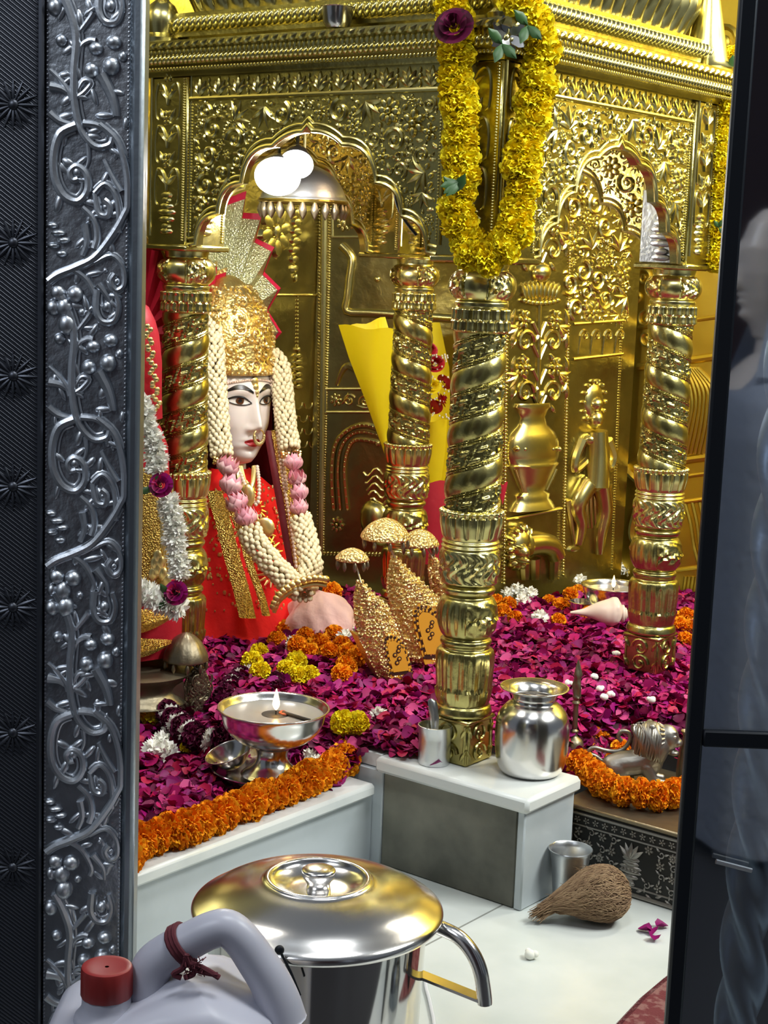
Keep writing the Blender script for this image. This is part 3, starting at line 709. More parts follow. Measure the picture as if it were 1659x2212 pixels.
# ================================================================ DOOR JAMBS
DJ=1.80
fj=Fr(at(829.5,1106,hd=DJ)*V(1,1,0),CR0,Z3,-HD)
ju=lambda x,y:atf(x,y,fj)
u_a=(ju(102,400)[0]+ju(92,1900)[0])/2;u_b=(ju(281,100)[0]+ju(264,2100)[0])/2;u_c=(ju(315,60)[0]+ju(287,2150)[0])/2
def fbox(mb,fr,u0,u1,v0,v1,w0,w1,b=.003,mi=0):box(mb,u0,u1,v0,v1,w0,w1,b,mi,lambda a,c,d:fr.p(a,c,d))
mb=MB();fbox(mb,fj,u_a-.002,u_b,0,2.3,-.03,0,.002);jm=tag(mb.build('trim_1','silver'),kind='structure')
mb=MB();fbox(mb,fj,u_b,u_c,0,2.3,-.03,.008,.006);tag(mb.build('trim_2','silver_edge'),kind='structure')
mb=MB();fbox(mb,fj,u_a-.95,u_a-.002,0,2.3,-.03,.006,.003);dk=tag(mb.build('trim_3','dark_iron'),kind='structure')
# diagonal ribs and rosettes on the dark strip
mb=MB();fk=Fr(fj.p(0,0,.006),CR0,Z3,-HD)
uu0=u_a-.062;uu1=u_a-.008
for i in range(430):
    v=.15+i*.0050
    tube(mb,[fk.p(uu0,v+.028,0),fk.p(uu1,v-.012,0)],.0013,4)
for u in (u_a-.066,u_a-.005):tube(mb,[fk.p(u,0,0),fk.p(u,2.3,0)],.0035,6)
mb.build('hatch_ribs','dark_iron',dk)
for yy in (-60,228,525,812,1050,1310,1580,1870):
    mb=MB();c=ju(50,yy);c=(u_a-.035,c[1])
    for i in range(16):
        q=2*PI*i/16;leaf(mb,fk,c[0]+.004*cos(q),c[1]+.004*sin(q),.024,q,.0022,.002)
    blob(mb,fk,c[0],c[1],.0065,.0065,0,.005,ns=10,nr=6);mb.build('rosette','dark_iron',dk)
# vine relief on the silver jamb, authored as strokes (pixel-sized units on one repeat)
S=[]  # (points, r0, r1)
S+=[([(128,-10),(148,28),(164,82),(160,150),(161,215),(176,272),(206,304),(236,300),(243,284)],7,5),
    ([(243,284),(215,262),(180,258)],4,6),([(215,258),(252,290),(272,345),(278,415),(268,445),(245,485),(208,532),(165,556),(128,572),(104,590)],5,7),
    ([(166,262),(132,280),(118,322),(120,372),(140,408),(170,418),(190,395),(188,362),(168,346),(153,358),(158,374),(170,372)],7,5),
    ([(213,-15),(211,28),(225,52),(250,50),(260,20),(252,-12)],6,4),([(205,400),(214,440),(234,446),(238,425),(226,414)],4,6),
    ([(205,400),(228,380),(250,402),(258,440),(258,480)],4,5),([(206,545),(243,528),(268,552),(271,588),(254,600),(243,582),(252,566)],4,5),
    ([(218,158),(240,200),(250,240),(240,225)],9,3),([(104,148),(130,170),(150,195),(158,212)],3,6),([(104,185),(135,190),(155,205)],7,3),([(104,235),(130,255),(165,262)],6,4),
    ([(165,80),(180,62),(195,42),(200,34)],3,5),([(162,150),(172,105),(190,90),(205,90)],3,5),([(164,200),(180,172),(196,176),(180,196),(166,205)],3,4),
    ([(190,300),(192,330),(186,350)],4,2),([(225,330),(240,360),(262,395)],3,5),([(180,430),(205,455),(212,490),(206,515)],4,6),([(185,465),(190,500),(180,530)],6,4),
    ([(160,560),(190,580),(212,620),(208,640)],5,4),([(215,590),(238,620),(242,650)],6,2)]
B=[(205,106,17,15),(243,92,18,16),(196,150,17,18),(238,140,20,22),(262,120,10,12),(132,92,14,14),(235,20,12,14),(168,358,12,13),(230,428,9,9),(255,582,8,9),(118,26,18,20),(282,432,7,7),(128,610,19,19),(165,612,20,20),(118,640,13,16),(142,640,20,24),(148,676,22,26),(180,650,9,10),
   (115,470,14,8),(128,485,18,8),(140,500,16,8),(118,512,15,8),(135,528,14,9),(230,560,6,6),(270,255,7,14),(250,318,6,12)]
REP=690.;sc_=(u_b-u_a)/180.
for k,y0 in enumerate((-10,640,1290,1940)):
    mb=MB();v0=ju(190,y0)[1]
    T=lambda x,y:(u_a+(x-101)*sc_,v0-y*sc_*1.02)
    flip=(lambda x:x)
    for pts,r0,r1 in S:
        q=[p for p in smooth2([T(flip(x),y) for x,y in pts],4) if u_a+.002<p[0]<u_b-.002]
        if len(q)>2:rtube(mb,fj,q,r0*sc_*1.55,r1*sc_*1.45,8,lift=.45)
    for x,y,a,b in B:
        p=T(flip(x),y)
        if p[0]-a*sc_*.6>u_a-.002:blob(mb,fj,min(p[0],u_b-.004),p[1],a*sc_*.95,b*sc_*.95,0,a*sc_*1.0,ns=14,nr=8)
    for pts,r0,r1 in S:
        if len(pts)>4:
            q=[T(x,y) for x,y in smooth2([V(*p) for p in pts],4)];e=[]
            for j in range(1,len(q)-1):
                d=V(*q[j+1])-V(*q[j-1]);d/=np.linalg.norm(d)+1e-9;c=V(*q[j])+V(-d[1],d[0])*r0*sc_*1.9
                if u_a+.003<c[0]<u_b-.004:e.append(c)
            if len(e)>5:rtube(mb,fj,e,3.2*sc_,2.6*sc_,6,lift=.8)
    rgv=random.Random(k)
    strokes=[[T(x,y) for x,y in smooth2([V(*p) for p in pts],4)] for pts,_,_ in S]
    for q in strokes:
        for j in range(3,len(q)-2,6):
            d=q[j+1]-q[j-1] if False else V(*q[j+1])-V(*q[j-1]);a=math.atan2(d[1],d[0]);sd=rgv.choice((1,-1));L=rgv.uniform(30,46)*sc_
            e=(q[j][0]+L*cos(a+sd*.9),q[j][1]+L*sin(a+sd*.9))
            if u_a+.004<e[0]<u_b-.006 and u_a+.002<q[j][0]<u_b-.003:blob(mb,fj,(q[j][0]*.45+e[0]*.55),(q[j][1]*.45+e[1]*.55),L*.5,rgv.uniform(6,9.5)*sc_,a+sd*.9,rgv.uniform(5,8)*sc_,ns=12,nr=7)
    mb.build('vine_relief','silver_relief',jm)
mb=MB();beads(mb,fj,(u_b-.003,0.02),(u_b-.003,2.25),.0016,3);beads(mb,fj,(u_a+.001,0.02),(u_a+.001,2.25),.0016,3);mb.build('bead_edging','silver_relief',jm)
# right door: dark leaf, tinted glass pane, silver rope edging
d0,d1=ju(1440,2180),ju(1597,30);tl=math.atan2(d1[0]-d0[0],d1[1]-d0[1]);r_l=d0[0]-d0[1]*math.tan(tl)
fD=Fr(fj.p(r_l,.004,0),CR0*cos(tl)-Z3*sin(tl),Z3*cos(tl)+CR0*sin(tl),-HD)
mb=MB();fbox(mb,fD,0,.020,0,2.3,-.014,0,.003);fbox(mb,fD,.020,.42,.008,.06,-.014,0,.003);fbox(mb,fD,.020,.42,2.2,2.3,-.014,0,.003);fbox(mb,fD,.40,.42,.06,2.2,-.014,0,.003)
dr=tag(mb.build('door_1','black_metal'),kind='structure')
mb=MB();fbox(mb,fD,.018,.402,.058,2.202,-.010,-.006,.001);mb.build('glass_pane','tinted_glass',dr)
mb=MB();v=atf(1600,1600,fD)[1];fbox(mb,fD,.020,.40,v-.010,v+.010,-.013,-.001,.002);mb.build('glazing_bar','black_metal',dr)
mb=MB();c=atf(1545,1858,fD);d=atf(1622,1878,fD);tube(mb,[fD.p(c[0],c[1],.004),fD.p(d[0],d[1],.004)],.003,8);mb.build('door_bolt','steel_matte',dr)
# twisted silver column standing in the hall behind the glass, and a pale draped partition
cw=thing('twisted_column','blurry silver twisted column behind the dark glass at the right edge','column',fj.p(ju(1672,1500)[0]+.02,0,-.12))
mb=MB();P=[];n=260;ns=48
for i in range(n):
    z=2.3*i/(n-1)
    for j in range(ns):
        q=2*PI*j/ns;r=.026+.007*cos(3*q+z*60);P.append((r*cos(q),r*sin(q),z))
mb.grid(P,n,ns,False,True);mb.build('shaft','silver_edge',cw)
mb=MB();lathe(mb,[(.001,0),(.06,0),(.06,.05),(.045,.07),(.035,.09)],32);mb.build('base','silver_edge',cw)
mb=MB();fbox(mb,fD,.085,.65,0,2.3,-.36,-.33,.002);tag(mb.build('added_backing','backing_black'),kind='structure')  # black panel added behind the pane to darken the view through it
mb=MB();c=CAM-HD*1.44;c[2]=0;q=[c-CR0*1.2,c+CR0*2.9];mb.add([q[0],q[1],q[1]+Z3*2.9,q[0]+Z3*2.9]+[p-HD*.06 for p in (q[0],q[1],q[1]+Z3*2.9,q[0]+Z3*2.9)],[(0,1,2,3),(7,6,5,4),(0,4,5,1),(1,5,6,2),(2,6,7,3),(3,7,4,0)]);tag(mb.build('unseen_rear_wall','rear_wall_dark'),kind='structure')  # unseen dark wall added behind the camera to darken the pane's reflection
# a visitor outside the doorway, seen mirrored in the glass; pale boards of the hall beside them
def mir(px_,py_,h):   # real position whose mirror image in the pane appears at pixel (px_,py_) with depth h
    p=at(px_,py_,hd=h);return p-HD*(2*(h-DJ-.018))
PH=3.25
pe=thing('person','person in a pale headscarf and grey robe mirrored in profile in the dark glass door','person',mir(1712,1000,PH)*V(1,1,0))
pe0=np.array(pe.location);hc=mir(1690,592,PH)-pe0;fx=-CR0
mb=MB();P=[];prof=[(.135,.001),(.125,.05),(.10,.072),(.05,.088),(.0,.086),(-.05,.075),(-.09,.062),(-.125,.052),(-.16,.055),(-.19,.10),(-.24,.17),(-.32,.19),(-.6,.18),(-.9,.18),(-1.4,.16)]
def pf(z,q):
    r=float(np.interp(-z,[-p[0] for p in prof],[p[1] for p in prof]));d=0
    c=max(0,cos(q))
    if c>0 and z>-.13:
        w=math.exp(-((q+PI)%(2*PI)-PI)**2/.05);w2=math.exp(-((q+PI)%(2*PI)-PI)**2/.25)
        d=w*interp([(-.10,.0),(-.085,.012),(-.07,.004),(-.058,.012),(-.05,.006),(-.044,.012),(-.036,.006),(-.030,.02),(-.018,.026),(.0,.014),(.02,.006),(.04,.010),(.07,0)],z)+w2*.006*math.exp(-((z+.085)/.02)**2)
    return r+d
zz=list(np.linspace(.134,-.16,70))+list(np.linspace(-.17,-.45,16))
for z in zz:
    for j in range(64):
        q=2*PI*j/64;r=pf(z,q);dp=.9 if z>-.17 else lerp(.9,.62,min(1,(-.17-z)/.1))
        P.append(hc+fx*(r*cos(q)*(1.08 if z>-.13 else dp))+HD*(r*sin(q)*(.88 if z>-.13 else 1))+Z3*z)
mb.grid(P,len(zz),64,False,True);mb.build('body','idol_marble',pe,ang=180)
mb=MB();P=[]
for z in np.linspace(.142,-.20,30):
    r=float(np.interp(-z,[-p[0] for p in prof],[p[1] for p in prof]))+.012
    if z<-.08:r=max(r,.085+(-.08-z)*.5)
    for j in range(49):
        q=R_(62)+R_(236)*j/48;P.append(hc+fx*(r*cos(q)*1.06)+HD*(r*sin(q)*.95)+Z3*z)
mb.grid(P,30,49);mb.build('headscarf','hall_white',pe,ang=180)
mb=MB();P=[];zs_=np.linspace(-.165,-hc[2]+.02,40)
zs_=np.linspace(-.165,-float(hc[2])+.02,40)
for z in zs_:
    r=float(np.interp(-z,[-p[0] for p in prof],[p[1] for p in prof]))+.014
    for j in range(64):
        q=2*PI*j/64;w=1+.03*sin(9*q)*min(1,(-.165-z)*2);P.append(hc+fx*(r*.66*cos(q)*w)+HD*(r*sin(q)*w)+Z3*z)
mb.grid(P,40,64,False,True);mb.build('robe','hall_white',pe,ang=180)
for i,(x0,x1,y0,y1,m,nm,lb) in enumerate(((1590,1690,1048,1165,'hall_blue','board','upper pale blue board mirrored in the dark glass door'),(1575,1680,1420,1560,'hall_blue','board','middle pale blue board mirrored in the dark glass door'),(1560,1680,1590,1660,'hall_blue','board','lower narrow pale blue board mirrored in the dark glass door'),(1535,1640,1985,2140,'hall_blue','board','lowest dim blue board mirrored at the foot of the glass door'))):
    pass
# ================================================================ IDOL
YF=R_(-14);IX=V(cos(YF),sin(YF),0);IY=V(-sin(YF),cos(YF),0)
HC=at(504,884,hd=3.97);FS=1.17
IB=V(HC[0]-.02,HC[1]+.01,.235)
idol=thing('goddess_statue','white marble goddess statue in red robe and tall gold crown under the left arch','statue',IB)
bt=[(-.1165,.006),(-.108,.028),(-.09,.043),(-.07,.055),(-.03,.068),(.02,.075),(.07,.073),(.11,.055),(.135,.012)]
at_=[(-.1165,.028),(-.108,.058),(-.095,.068),(-.07,.078),(0,.083),(.05,.085),(.1,.07),(.135,.015)]
def g(v,c,s):return math.exp(-((v-c)/s)**2)
def dxf(y,z):
    d=0
    nz=interp([(-.047,0),(-.040,.008),(-.033,.022),(-.026,.030),(-.015,.027),(.0,.019),(.02,.012),(.04,.005),(.055,0)],z)
    d+=nz*math.exp(-(y/interp([(-.04,.0125),(-.02,.010),(.04,.0085)],z))**2)
    for s in (-1,1):
        d+=.008*g(y,s*.013,.0065)*g(z,-.033,.007);d+=.004*g(y,s*.03,.022)*g(z,.046,.010)
        d-=.0075*g(y,s*.032,.019)*g(z,.024,.011);d+=.0045*g(y,s*.034,.014)*g(z,.022,.009);d+=.004*g(y,s*.045,.02)*g(z,-.02,.022)
    d+=.0065*g(y,0,.017)*g(z,-.0565,.0048)+.007*g(y,0,.014)*g(z,-.0680,.0055)-.003*g(y,0,.02)*g(z,-.0620,.0025)+.008*g(y,0,.016)*g(z,-.094,.013)-.003*g(y,0,.02)*g(z,-.079,.005)
    return d
def face(y,z,e=0):
    b=interp(bt,z);a=interp(at_,z);t=min(1,abs(y)/b);return a*max(0,1-t**2.2)**(1/2.1)+dxf(y,z)+e
def IH(x,y,z,ref=None):return HC+FS*(IX*x+IY*y+Z3*z)-IB
mb=MB();P=[];nz_=110;ns=128;zz=list(np.linspace(.134,-.116,nz_-26))+[ -.1175-.0035*i for i in range(26)]
for z in zz:
    for j in range(ns):
        q=2*PI*j/ns
        c,s=cos(q),sin(q)
        if z>-.1165:
            b=interp(bt,z);a=interp(at_,z);y=b*np.sign(s)*abs(s)**.93
            if c>0:x=face(y,z)
            else:x=-(interp([(-.112,.03),(-.09,.05),(0,.085),(.1,.07),(.135,.015)],z))*abs(c)
        else:
            t=min(1,(-.1165-z)/.02);r=lerp(.03,.036,t)+max(0,(-.16-z))*.5;x=r*.95*c-.008*t;y=r*s
        P.append(IH(x,y,z))
mb.grid(P,len(zz),ns,False,True);mb.build('body','idol_marble',idol,ang=180)
def decal(name,m,fn,nu,nv,e,parent=idol):
    mb=MB();P=[]
    for i in range(nu):
        for j in range(nv):
            y,z=fn(i/(nu-1),j/(nv-1));P.append(IH(face(y,z,e),y,z))
    mb.grid(P,nu,nv);return mb.build(name,m,parent,ang=180)
for s in (-1,1):
    def ey(t,hw,hu,hd_,yc=.033,zc=.024):
        k=2*t-1;return s*(yc+k*hw),zc+k*hw*.13
    def eyef(u,v):
        k=2*u-1;y=s*(.0335+k*.0235);zc=.024+k*.0025;h=(1-abs(k)**2.2);return y,zc+lerp(-.0065*h,.0105*h,v)
    decal('eye','eye_white',eyef,17,7,.0012)
    def irf(u,v):
        q=2*PI*u;return s*(.0335-.001)+v*.0080*cos(q),.0262+v*.0080*sin(q)
    ir=decal('iris','iris',irf,20,4,.0024)
    decal('pupil','ink',lambda u,v:(s*.0325+v*.0040*cos(2*PI*u),.0262+v*.0040*sin(2*PI*u)),16,3,.0032)
    mb=MB();up=[];lo=[]
    for i in range(19):
        k=-1+2.35*i/18;kk=min(1,k);h=max(0,1-abs(kk)**2.2);y=s*(.0335+k*.0235);zc=.024+k*.0025
        up.append(IH(face(y,zc+.0105*h,.0018),y,zc+.0105*h));lo.append(IH(face(y,zc-.0065*h,.0018),y,zc-.0065*h))
    tube(mb,up,[.0013+.0012*sin(PI*i/18) for i in range(19)],6);tube(mb,lo,.0013,6);mb.build('eyeliner','ink',idol)
    def brf(u,v):
        k=u;y=s*(.007+.056*k);zc=.043+.014*sin(PI*min(1,k*.95))-.006*k*k;w=.0042*(sin(PI*(.12+.85*k)))+.0006;return y,zc+lerp(-w,w,v)
    decal('eyebrow','ink',brf,22,4,.0012)
decal('lips','lip',lambda u,v:((2*u-1)*.019,lerp(-.0625-.0085*(1-abs(2*u-1)**2)-.0, -.0595+.006*(1-abs(2*u-1)**1.6)-.0015*g(2*u-1,0,.2),v)),21,9,.0009)
# tilak, nose ring, brow band
mb=MB();f0=IH(face(0,.05,.002),0,.05)
for z,r in ((.066,.010),(.054,.008),(.044,.005),(.037,.003)):ell(mb,IH(face(0,z,.001),0,z),r*.5,r,r*1.3,tuple(IX),tuple(IY),(0,0,1),10,6)
mb.build('forehead_ornament','gold_fine',idol)
mb=MB()
for i in range(34):
    y=-.066+.132*i/33;z=.066-.012*(y/.066)**2+.004;ell(mb,IH(face(y,z,.002),y,z),.0034,.0034,.0034,ns=6,nr=4)
mb.build('brow_pearls','pearl',idol)
mb=MB();c=IH(face(.0,-.046,.010),.004,-.048);pts=[c+FS*(IY*(.013*cos(q))+Z3*(.015*sin(q))+IX*.004) for q in np.linspace(0,2*PI,20)[:-1]];tube(mb,pts,.0022,6,True)
for i in range(11):
    q=PI+PI*i/10;ell(mb,c+FS*(IY*(.012*cos(q))+Z3*(.016*sin(q))+IX*.006),.004,.005,.006,ns=6,nr=4)
mb.build('nose_ring','gold_fine',idol)
# crown
mb=MB();cp=[(.088,.0),(.091,.012),(.088,.028),(.089,.06),(.087,.09),(.080,.12),(.068,.148),(.052,.172),(.033,.19),(.014,.202),(.001,.205)]
cp=smooth2([V(*p) for p in cp],3);CZ=.078
def CR_(r,z,q):
    tilt=-.12*z;return IH(r*cos(q)*1.02-.004+tilt,r*sin(q)*.94,CZ+z)
P=[]
for r,z in cp:
    for j in range(64):P.append(CR_(r,z,2*PI*j/64))
mb.grid(P,len(cp),64,False,True);crn=mb.build('crown','gold',idol)
mb=MB();rg=random.Random(3)
for i in range(300):
    z=rg.uniform(.004,.185);r=float(np.interp(z,[p[1] for p in cp],[p[0] for p in cp]));q=rg.uniform(-2.4,2.2);s=rg.uniform(.003,.0075)
    ell(mb,CR_(r+.003,z,q),s,s,s,ns=7,nr=5)
for i in range(80):
    z=rg.uniform(.012,.175);r=float(np.interp(z,[p[1] for p in cp],[p[0] for p in cp]));q0=rg.uniform(-2.2,2);R=rg.uniform(.010,.018);d=rg.choice((1,-1));a0=rg.uniform(0,6)
    pts=[]
    for k in range(13):
        t=k/12;rr=R*(1-.75*t);a=a0+d*2*PI*1.2*t;z2=z+rr*sin(a);r2=float(np.interp(z2,[p[1] for p in cp],[p[0] for p in cp]));pts.append(CR_(r2+.0022,z2,q0+rr*cos(a)/max(r,.03)))
    tube(mb,pts,.0030,5)
for i in range(40):
    q=2*PI*i/40;ell(mb,CR_(.091,.004,q),.0045,.0045,.0045,ns=6,nr=4);ell(mb,CR_(.089,.024,q),.003,.003,.003,ns=6,nr=4)
mb.build('crown_jewels','gold_fine',crn)
# pleated fan behind the crown
fanc=HC+Z3*.205-IX*.07-IB
def fan(mbA,mbB,c,ry,rz,iy,iz,n,a0,a1,ex,amp=.014,edge=.02,ey=None):
    ey=IY if ey is None else ey
    # accordion: radial folds; outer border strip in a second colour
    def ptx(q,k,z,fold):
        rr=lerp(0,1,k);y=lerp(iy,ry,rr)*cos(q)*(1+.05*fold*rr);zz=lerp(iz,rz,rr)*sin(q)*(1+.05*fold*rr);return c+ey*y+Z3*zz+ex*(fold*amp*(.3+.7*rr))
    A=[];B=[]
    for i in range(2*n+1):
        q=lerp(a0,a1,i/(2*n));fd=1 if i%2 else -1
        for k in (0,.25,.5,.75,.93):A.append(ptx(q,k,0,fd))
        for k in (.93,1.0):B.append(ptx(q,k,0,fd)+ex*.0015)
        B.append(ptx(q,1.0,0,fd)-ex*.008);
    mbA.grid(A,2*n+1,5);mbB.grid(B,2*n+1,3)
mA,mB_=MB(),MB();fan(mA,mB_,fanc,.165,.335,.05,.08,11,R_(-12),R_(192),IX,.02)
fo=mA.build('pleated_fan','brocade',idol,ang=12);mB_.build('fan_border','ribbon_red',fo,ang=12)
mA=MB();mB_=MB();fan(mA,mB_,fanc-IY*.05+IX*.03-Z3*.05,.105,.20,.03,.05,9,R_(60),R_(200),IX,.010);fo=mA.build('inner_fan','cloth_crimson',idol,ang=12);mB_.build('fan_border','gold',fo,ang=12)
# robe, veil, shawl
TC=at(535,1190,hd=3.97)
def loft(mb,rows,ns=64,wr=0,seed=0,q0=0,q1=2*PI,off=None):
    P=[];full=abs(q1-q0-2*PI)<1e-6;n=ns if full else ns+1
    for (c,a,b) in rows:
        for j in range(n):
            q=q0+(q1-q0)*j/ns;w=1+wr*sin(q*11+seed)+wr*.6*sin(q*23+2*seed);P.append(np.array(c)+IX*(a*cos(q)*w)+IY*(b*sin(q)*w))
    mb.grid(P,len(rows),n,False,full)
zt=lambda y,hd=3.97:at(535,y,hd=hd)[2]
ax=lambda y,x,z:HC*V(1,1,0)+IX*x+IY*y+Z3*z-IB
mb=MB();loft(mb,[(ax(0,-.01,zt(1012)),.045,.050),(ax(0,-.005,zt(1035)),.06,.085),(ax(0,.0,zt(1070)),.085,.135),(ax(0,.01,zt(1110)),.105,.160),(ax(0,.02,zt(1170)),.125,.172),(ax(0,.03,zt(1230)),.145,.185),(ax(0,.04,zt(1290)),.165,.20),(ax(0,.05,.24),.19,.22)],96,.012)
rb=mb.build('robe','cloth_red',idol,ang=180)
# gold embroidery on the robe front
mb=MB();rg=random.Random(8)
def robe_pt(q,z,e=.004):
    rows=[(1012,-.01,.045,.05),(1035,-.005,.06,.085),(1070,0,.085,.135),(1110,.01,.105,.16),(1170,.02,.125,.172),(1230,.03,.145,.185),(1290,.04,.165,.20),(1330,.05,.19,.22)]
    y=z;o=[float(np.interp(y,[r[0] for r in rows],[r[k] for r in rows])) for k in (1,2,3)]
    return ax(0,o[0],zt(y))+IX*(o[1]*cos(q)+e)+IY*((o[2])*sin(q))
for y0,R in ((1050,12),(1085,16),(1130,22),(1175,26),(1215,18)):
    for k in range(14):
        q=2*PI*k/14;a=robe_pt(.05+R*.006*cos(q),y0+R*sin(q)*.9,.006);b=robe_pt(.05+R*.012*cos(q),y0+R*1.5*sin(q),.006);tube(mb,[a,b],[.004,.002],5)
for k in range(420):
    q=rg.uniform(-1.2,1.2);y=rg.uniform(1045,1290);s=rg.uniform(.002,.005)
    ell(mb,robe_pt(q,y,.002),s,s,s*1.4,ns=6,nr=4)
mb.build('embroidery','gold_fine',rb)
mb=MB();P=[]
rows=[(.12,.080,.082),(.05,.088,.092),(-.02,.088,.098),(-.08,.082,.104),(-.13,.085,.115),(-.19,.09,.13),(-.26,.10,.145)]
loft(mb,[(IH(-.015,0,z),a*FS,b*FS) for z,a,b in rows],64,.01,1,R_(62),R_(298))
loft(mb,[(IH(-.015,0,z),a*FS*.96,b*FS*.96) for z,a,b in rows],64,.01,1,R_(62),R_(298))
mb.build('veil','cloth_maroon',idol,ang=180)
def ribbon(mb,pts,w,th=.004,ex=None):
    ex=np.array(ex if ex is not None else CR0);P=[]
    for p in pts:
        p=np.array(p)
        for a,b in ((-w,0),(-w*.5,-th),(0,-th*1.3),(w*.5,-th),(w,0),(0,th*.3)):P.append(p+ex*a+HD*b)
    mb.grid(P,len(pts),6,False,True)
def pth(pts,hd,k=6):   # pixel path at given heading-distance (per point or const)
    o=[]
    for i,p in enumerate(pts):
        h=hd if not isinstance(hd,(list,tuple)) else hd[i];o.append(at(p[0],p[1],hd=h))
    P=[o[0]]+o+[o[-1]];r=[]
    for i in range(1,len(P)-2):
        a,b,c,d=P[i-1:i+3]
        for j in range(k):
            t=j/k;r.append(.5*(2*b+(c-a)*t+(2*a-5*b+4*c-d)*t*t+(3*b-a-3*c+d)*t**3))
    r.append(o[-1]);return r
for pts,hd,w,m,nm in (([(462,1060),(480,1120),(500,1200),(520,1270),(535,1335)],[3.86,3.80,3.77,3.74,3.70],.020,'sequin','shawl_border'),([(490,1080),(520,1150),(540,1220),(565,1290),(575,1330)],[3.85,3.8,3.76,3.73,3.70],.010,'sequin','shawl_border'),
                   ([(598,930),(612,1010),(628,1100),(640,1180),(650,1240)],[3.93,3.9,3.88,3.86,3.84],.014,'sequin','shawl_border'),([(580,930),(594,1010),(608,1090),(622,1170),(634,1230)],[3.95,3.91,3.89,3.87,3.85],.012,'cloth_maroon','veil_edge')):
    mb=MB();ribbon(mb,[p-IB for p in pth(pts,hd)],w);mb.build(nm,m,idol)
def beadline(mb,pts,r,gap=1.9):
    pts=[np.array(p) for p in pts];acc=0;last=pts[0];ell(mb,last,r,r,r,ns=7,nr=5)
    for a,b in zip(pts[:-1],pts[1:]):
        L=np.linalg.norm(b-a);
        while acc+L>=r*gap:
            t=(r*gap-acc)/L;a=a+(b-a)*t;ell(mb,a,r,r,r,ns=7,nr=5);L=np.linalg.norm(b-a);acc=0
        acc+=L
for pts,hd in (([(453,640),(460,720),(474,775),(482,850),(488,930),(496,1005),(500,1020)],[3.93,3.90,3.87,3.84,3.82,3.80,3.79]),([(455,660),(466,760),(476,860),(484,950),(488,1000)],[3.94,3.89,3.86,3.84,3.82]),([(582,790),(592,870),(602,960),(612,1040),(624,1110),(634,1180),(640,1230)],[3.96,3.94,3.91,3.89,3.87,3.85,3.83]),([(590,800),(600,890),(610,980),(620,1060)],[3.95,3.93,3.9,3.88]),
               ([(515,1010),(535,1060),(555,1090),(560,1050),(555,1005)],[3.86,3.80,3.77,3.79,3.85])):
    mb=MB();beadline(mb,[p-IB for p in pth(pts,hd)],.0052);mb.build('pearl_string','pearl',idol)
mb=MB()
for k in range(5):
    q=pth([(512+k*2,1008),(516+k*4,1040+k*3),(530+k*3,1062+k*5),(545,1050+k*4),(552-k,1008)],[3.86,3.83,3.79,3.80,3.85]);tube(mb,[p-IB for p in q],.0055,6)
c=at(535,1072,hd=3.77)-IB;ell(mb,c,.008,.018,.03,tuple(-HD),tuple(CR0),(0,0,1),12,8);c=at(572,1140,hd=3.76)-IB;ell(mb,c,.008,.024,.026,tuple(-HD),tuple(CR0),(0,0,1),12,8)
mb.build('necklace','gold_fine',idol)
# pink cloth bundle with lace, at her feet
pk=thing('pink_cloth','pale pink folded cloth with a scalloped gold lace edge in front of the statue','cloth',at(690,1368,z=.258))
pl0=np.array(pk.location);mb=MB();P=[];n=40;ns=56
for i in range(n):
    t=i/(n-1)*PI/2
    for j in range(ns):
        q=2*PI*j/ns;w=1+.10*sin(q*4+3*t+.6)+.06*sin(q*7+t*5)+.03*sin(q*13-t*6);P.append(CR0*(.092*sin(t)*cos(q)*w)+HD*(.07*sin(t)*sin(q)*w)+Z3*(.104*cos(t)**.8*(1+.10*sin(q*3+2+t*2)*sin(t))))
mb.grid(P,n,ns,False,True);mb.build('cloth','cloth_pink',pk,ang=180)
mb=MB();q=[at(x,y,hd=3.60)-pl0 for x,y in ((592,1316),(602,1294),(622,1276),(650,1262),(680,1255),(706,1258))];q=[p for p in pth([(592,1316),(602,1294),(622,1276),(650,1262),(680,1255),(706,1258)],3.61,5)];q=[p-pl0 for p in q];ribbon(mb,q,.004,.006)
for i,p in enumerate(q):
    if i%2==0:ell(mb,p+Z3*.006,.011,.008,.010,tuple(CR0),tuple(HD),(0,0,1),10,6)
tube(mb,[p-Z3*.008 for p in q],.005,6);mb.build('lace_edge','gold_fine',pk)

# ================================================================ SECOND STATUE (far left, mostly behind the jamb)
I2=at(285,1400,hd=3.37)*V(1,1,0)+V(0,0,.205)
s2=thing('robed_statue','statue in red and gold sequined robe at the left edge with a red pleated fan','statue',I2)
q2=lambda x,y,h=3.37:at(x,y,hd=h)-I2
mb=MB()
def loft2(mb,rows,ns=48,wr=0.01):
    P=[]
    for c,a,b in rows:
        for j in range(ns):
            q=2*PI*j/ns;w=1+wr*sin(q*9);P.append(c+CR0*a*cos(q)*w+HD*b*sin(q)*w)
    mb.grid(P,len(rows),ns,False,True)
R2=[(262,640,.02,.02),(262,665,.055,.05),(262,720,.075,.07),(262,780,.075,.07),(266,850,.06,.06),(270,880,.045,.045),(285,920,.06,.06),(275,960,.085,.08),(270,1040,.095,.09),(270,1120,.105,.10),(268,1200,.115,.11),(268,1300,.125,.11),(265,1400,.125,.12)]
loft2(mb,[(q2(x,y),a,b) for x,y,a,b in R2[:6]]);mb.build('head','idol_marble',s2,ang=180)
mb=MB();loft2(mb,[(q2(x,y),a,b) for x,y,a,b in R2[5:]]);mb.build('robe','cloth_crimson',s2,ang=180)
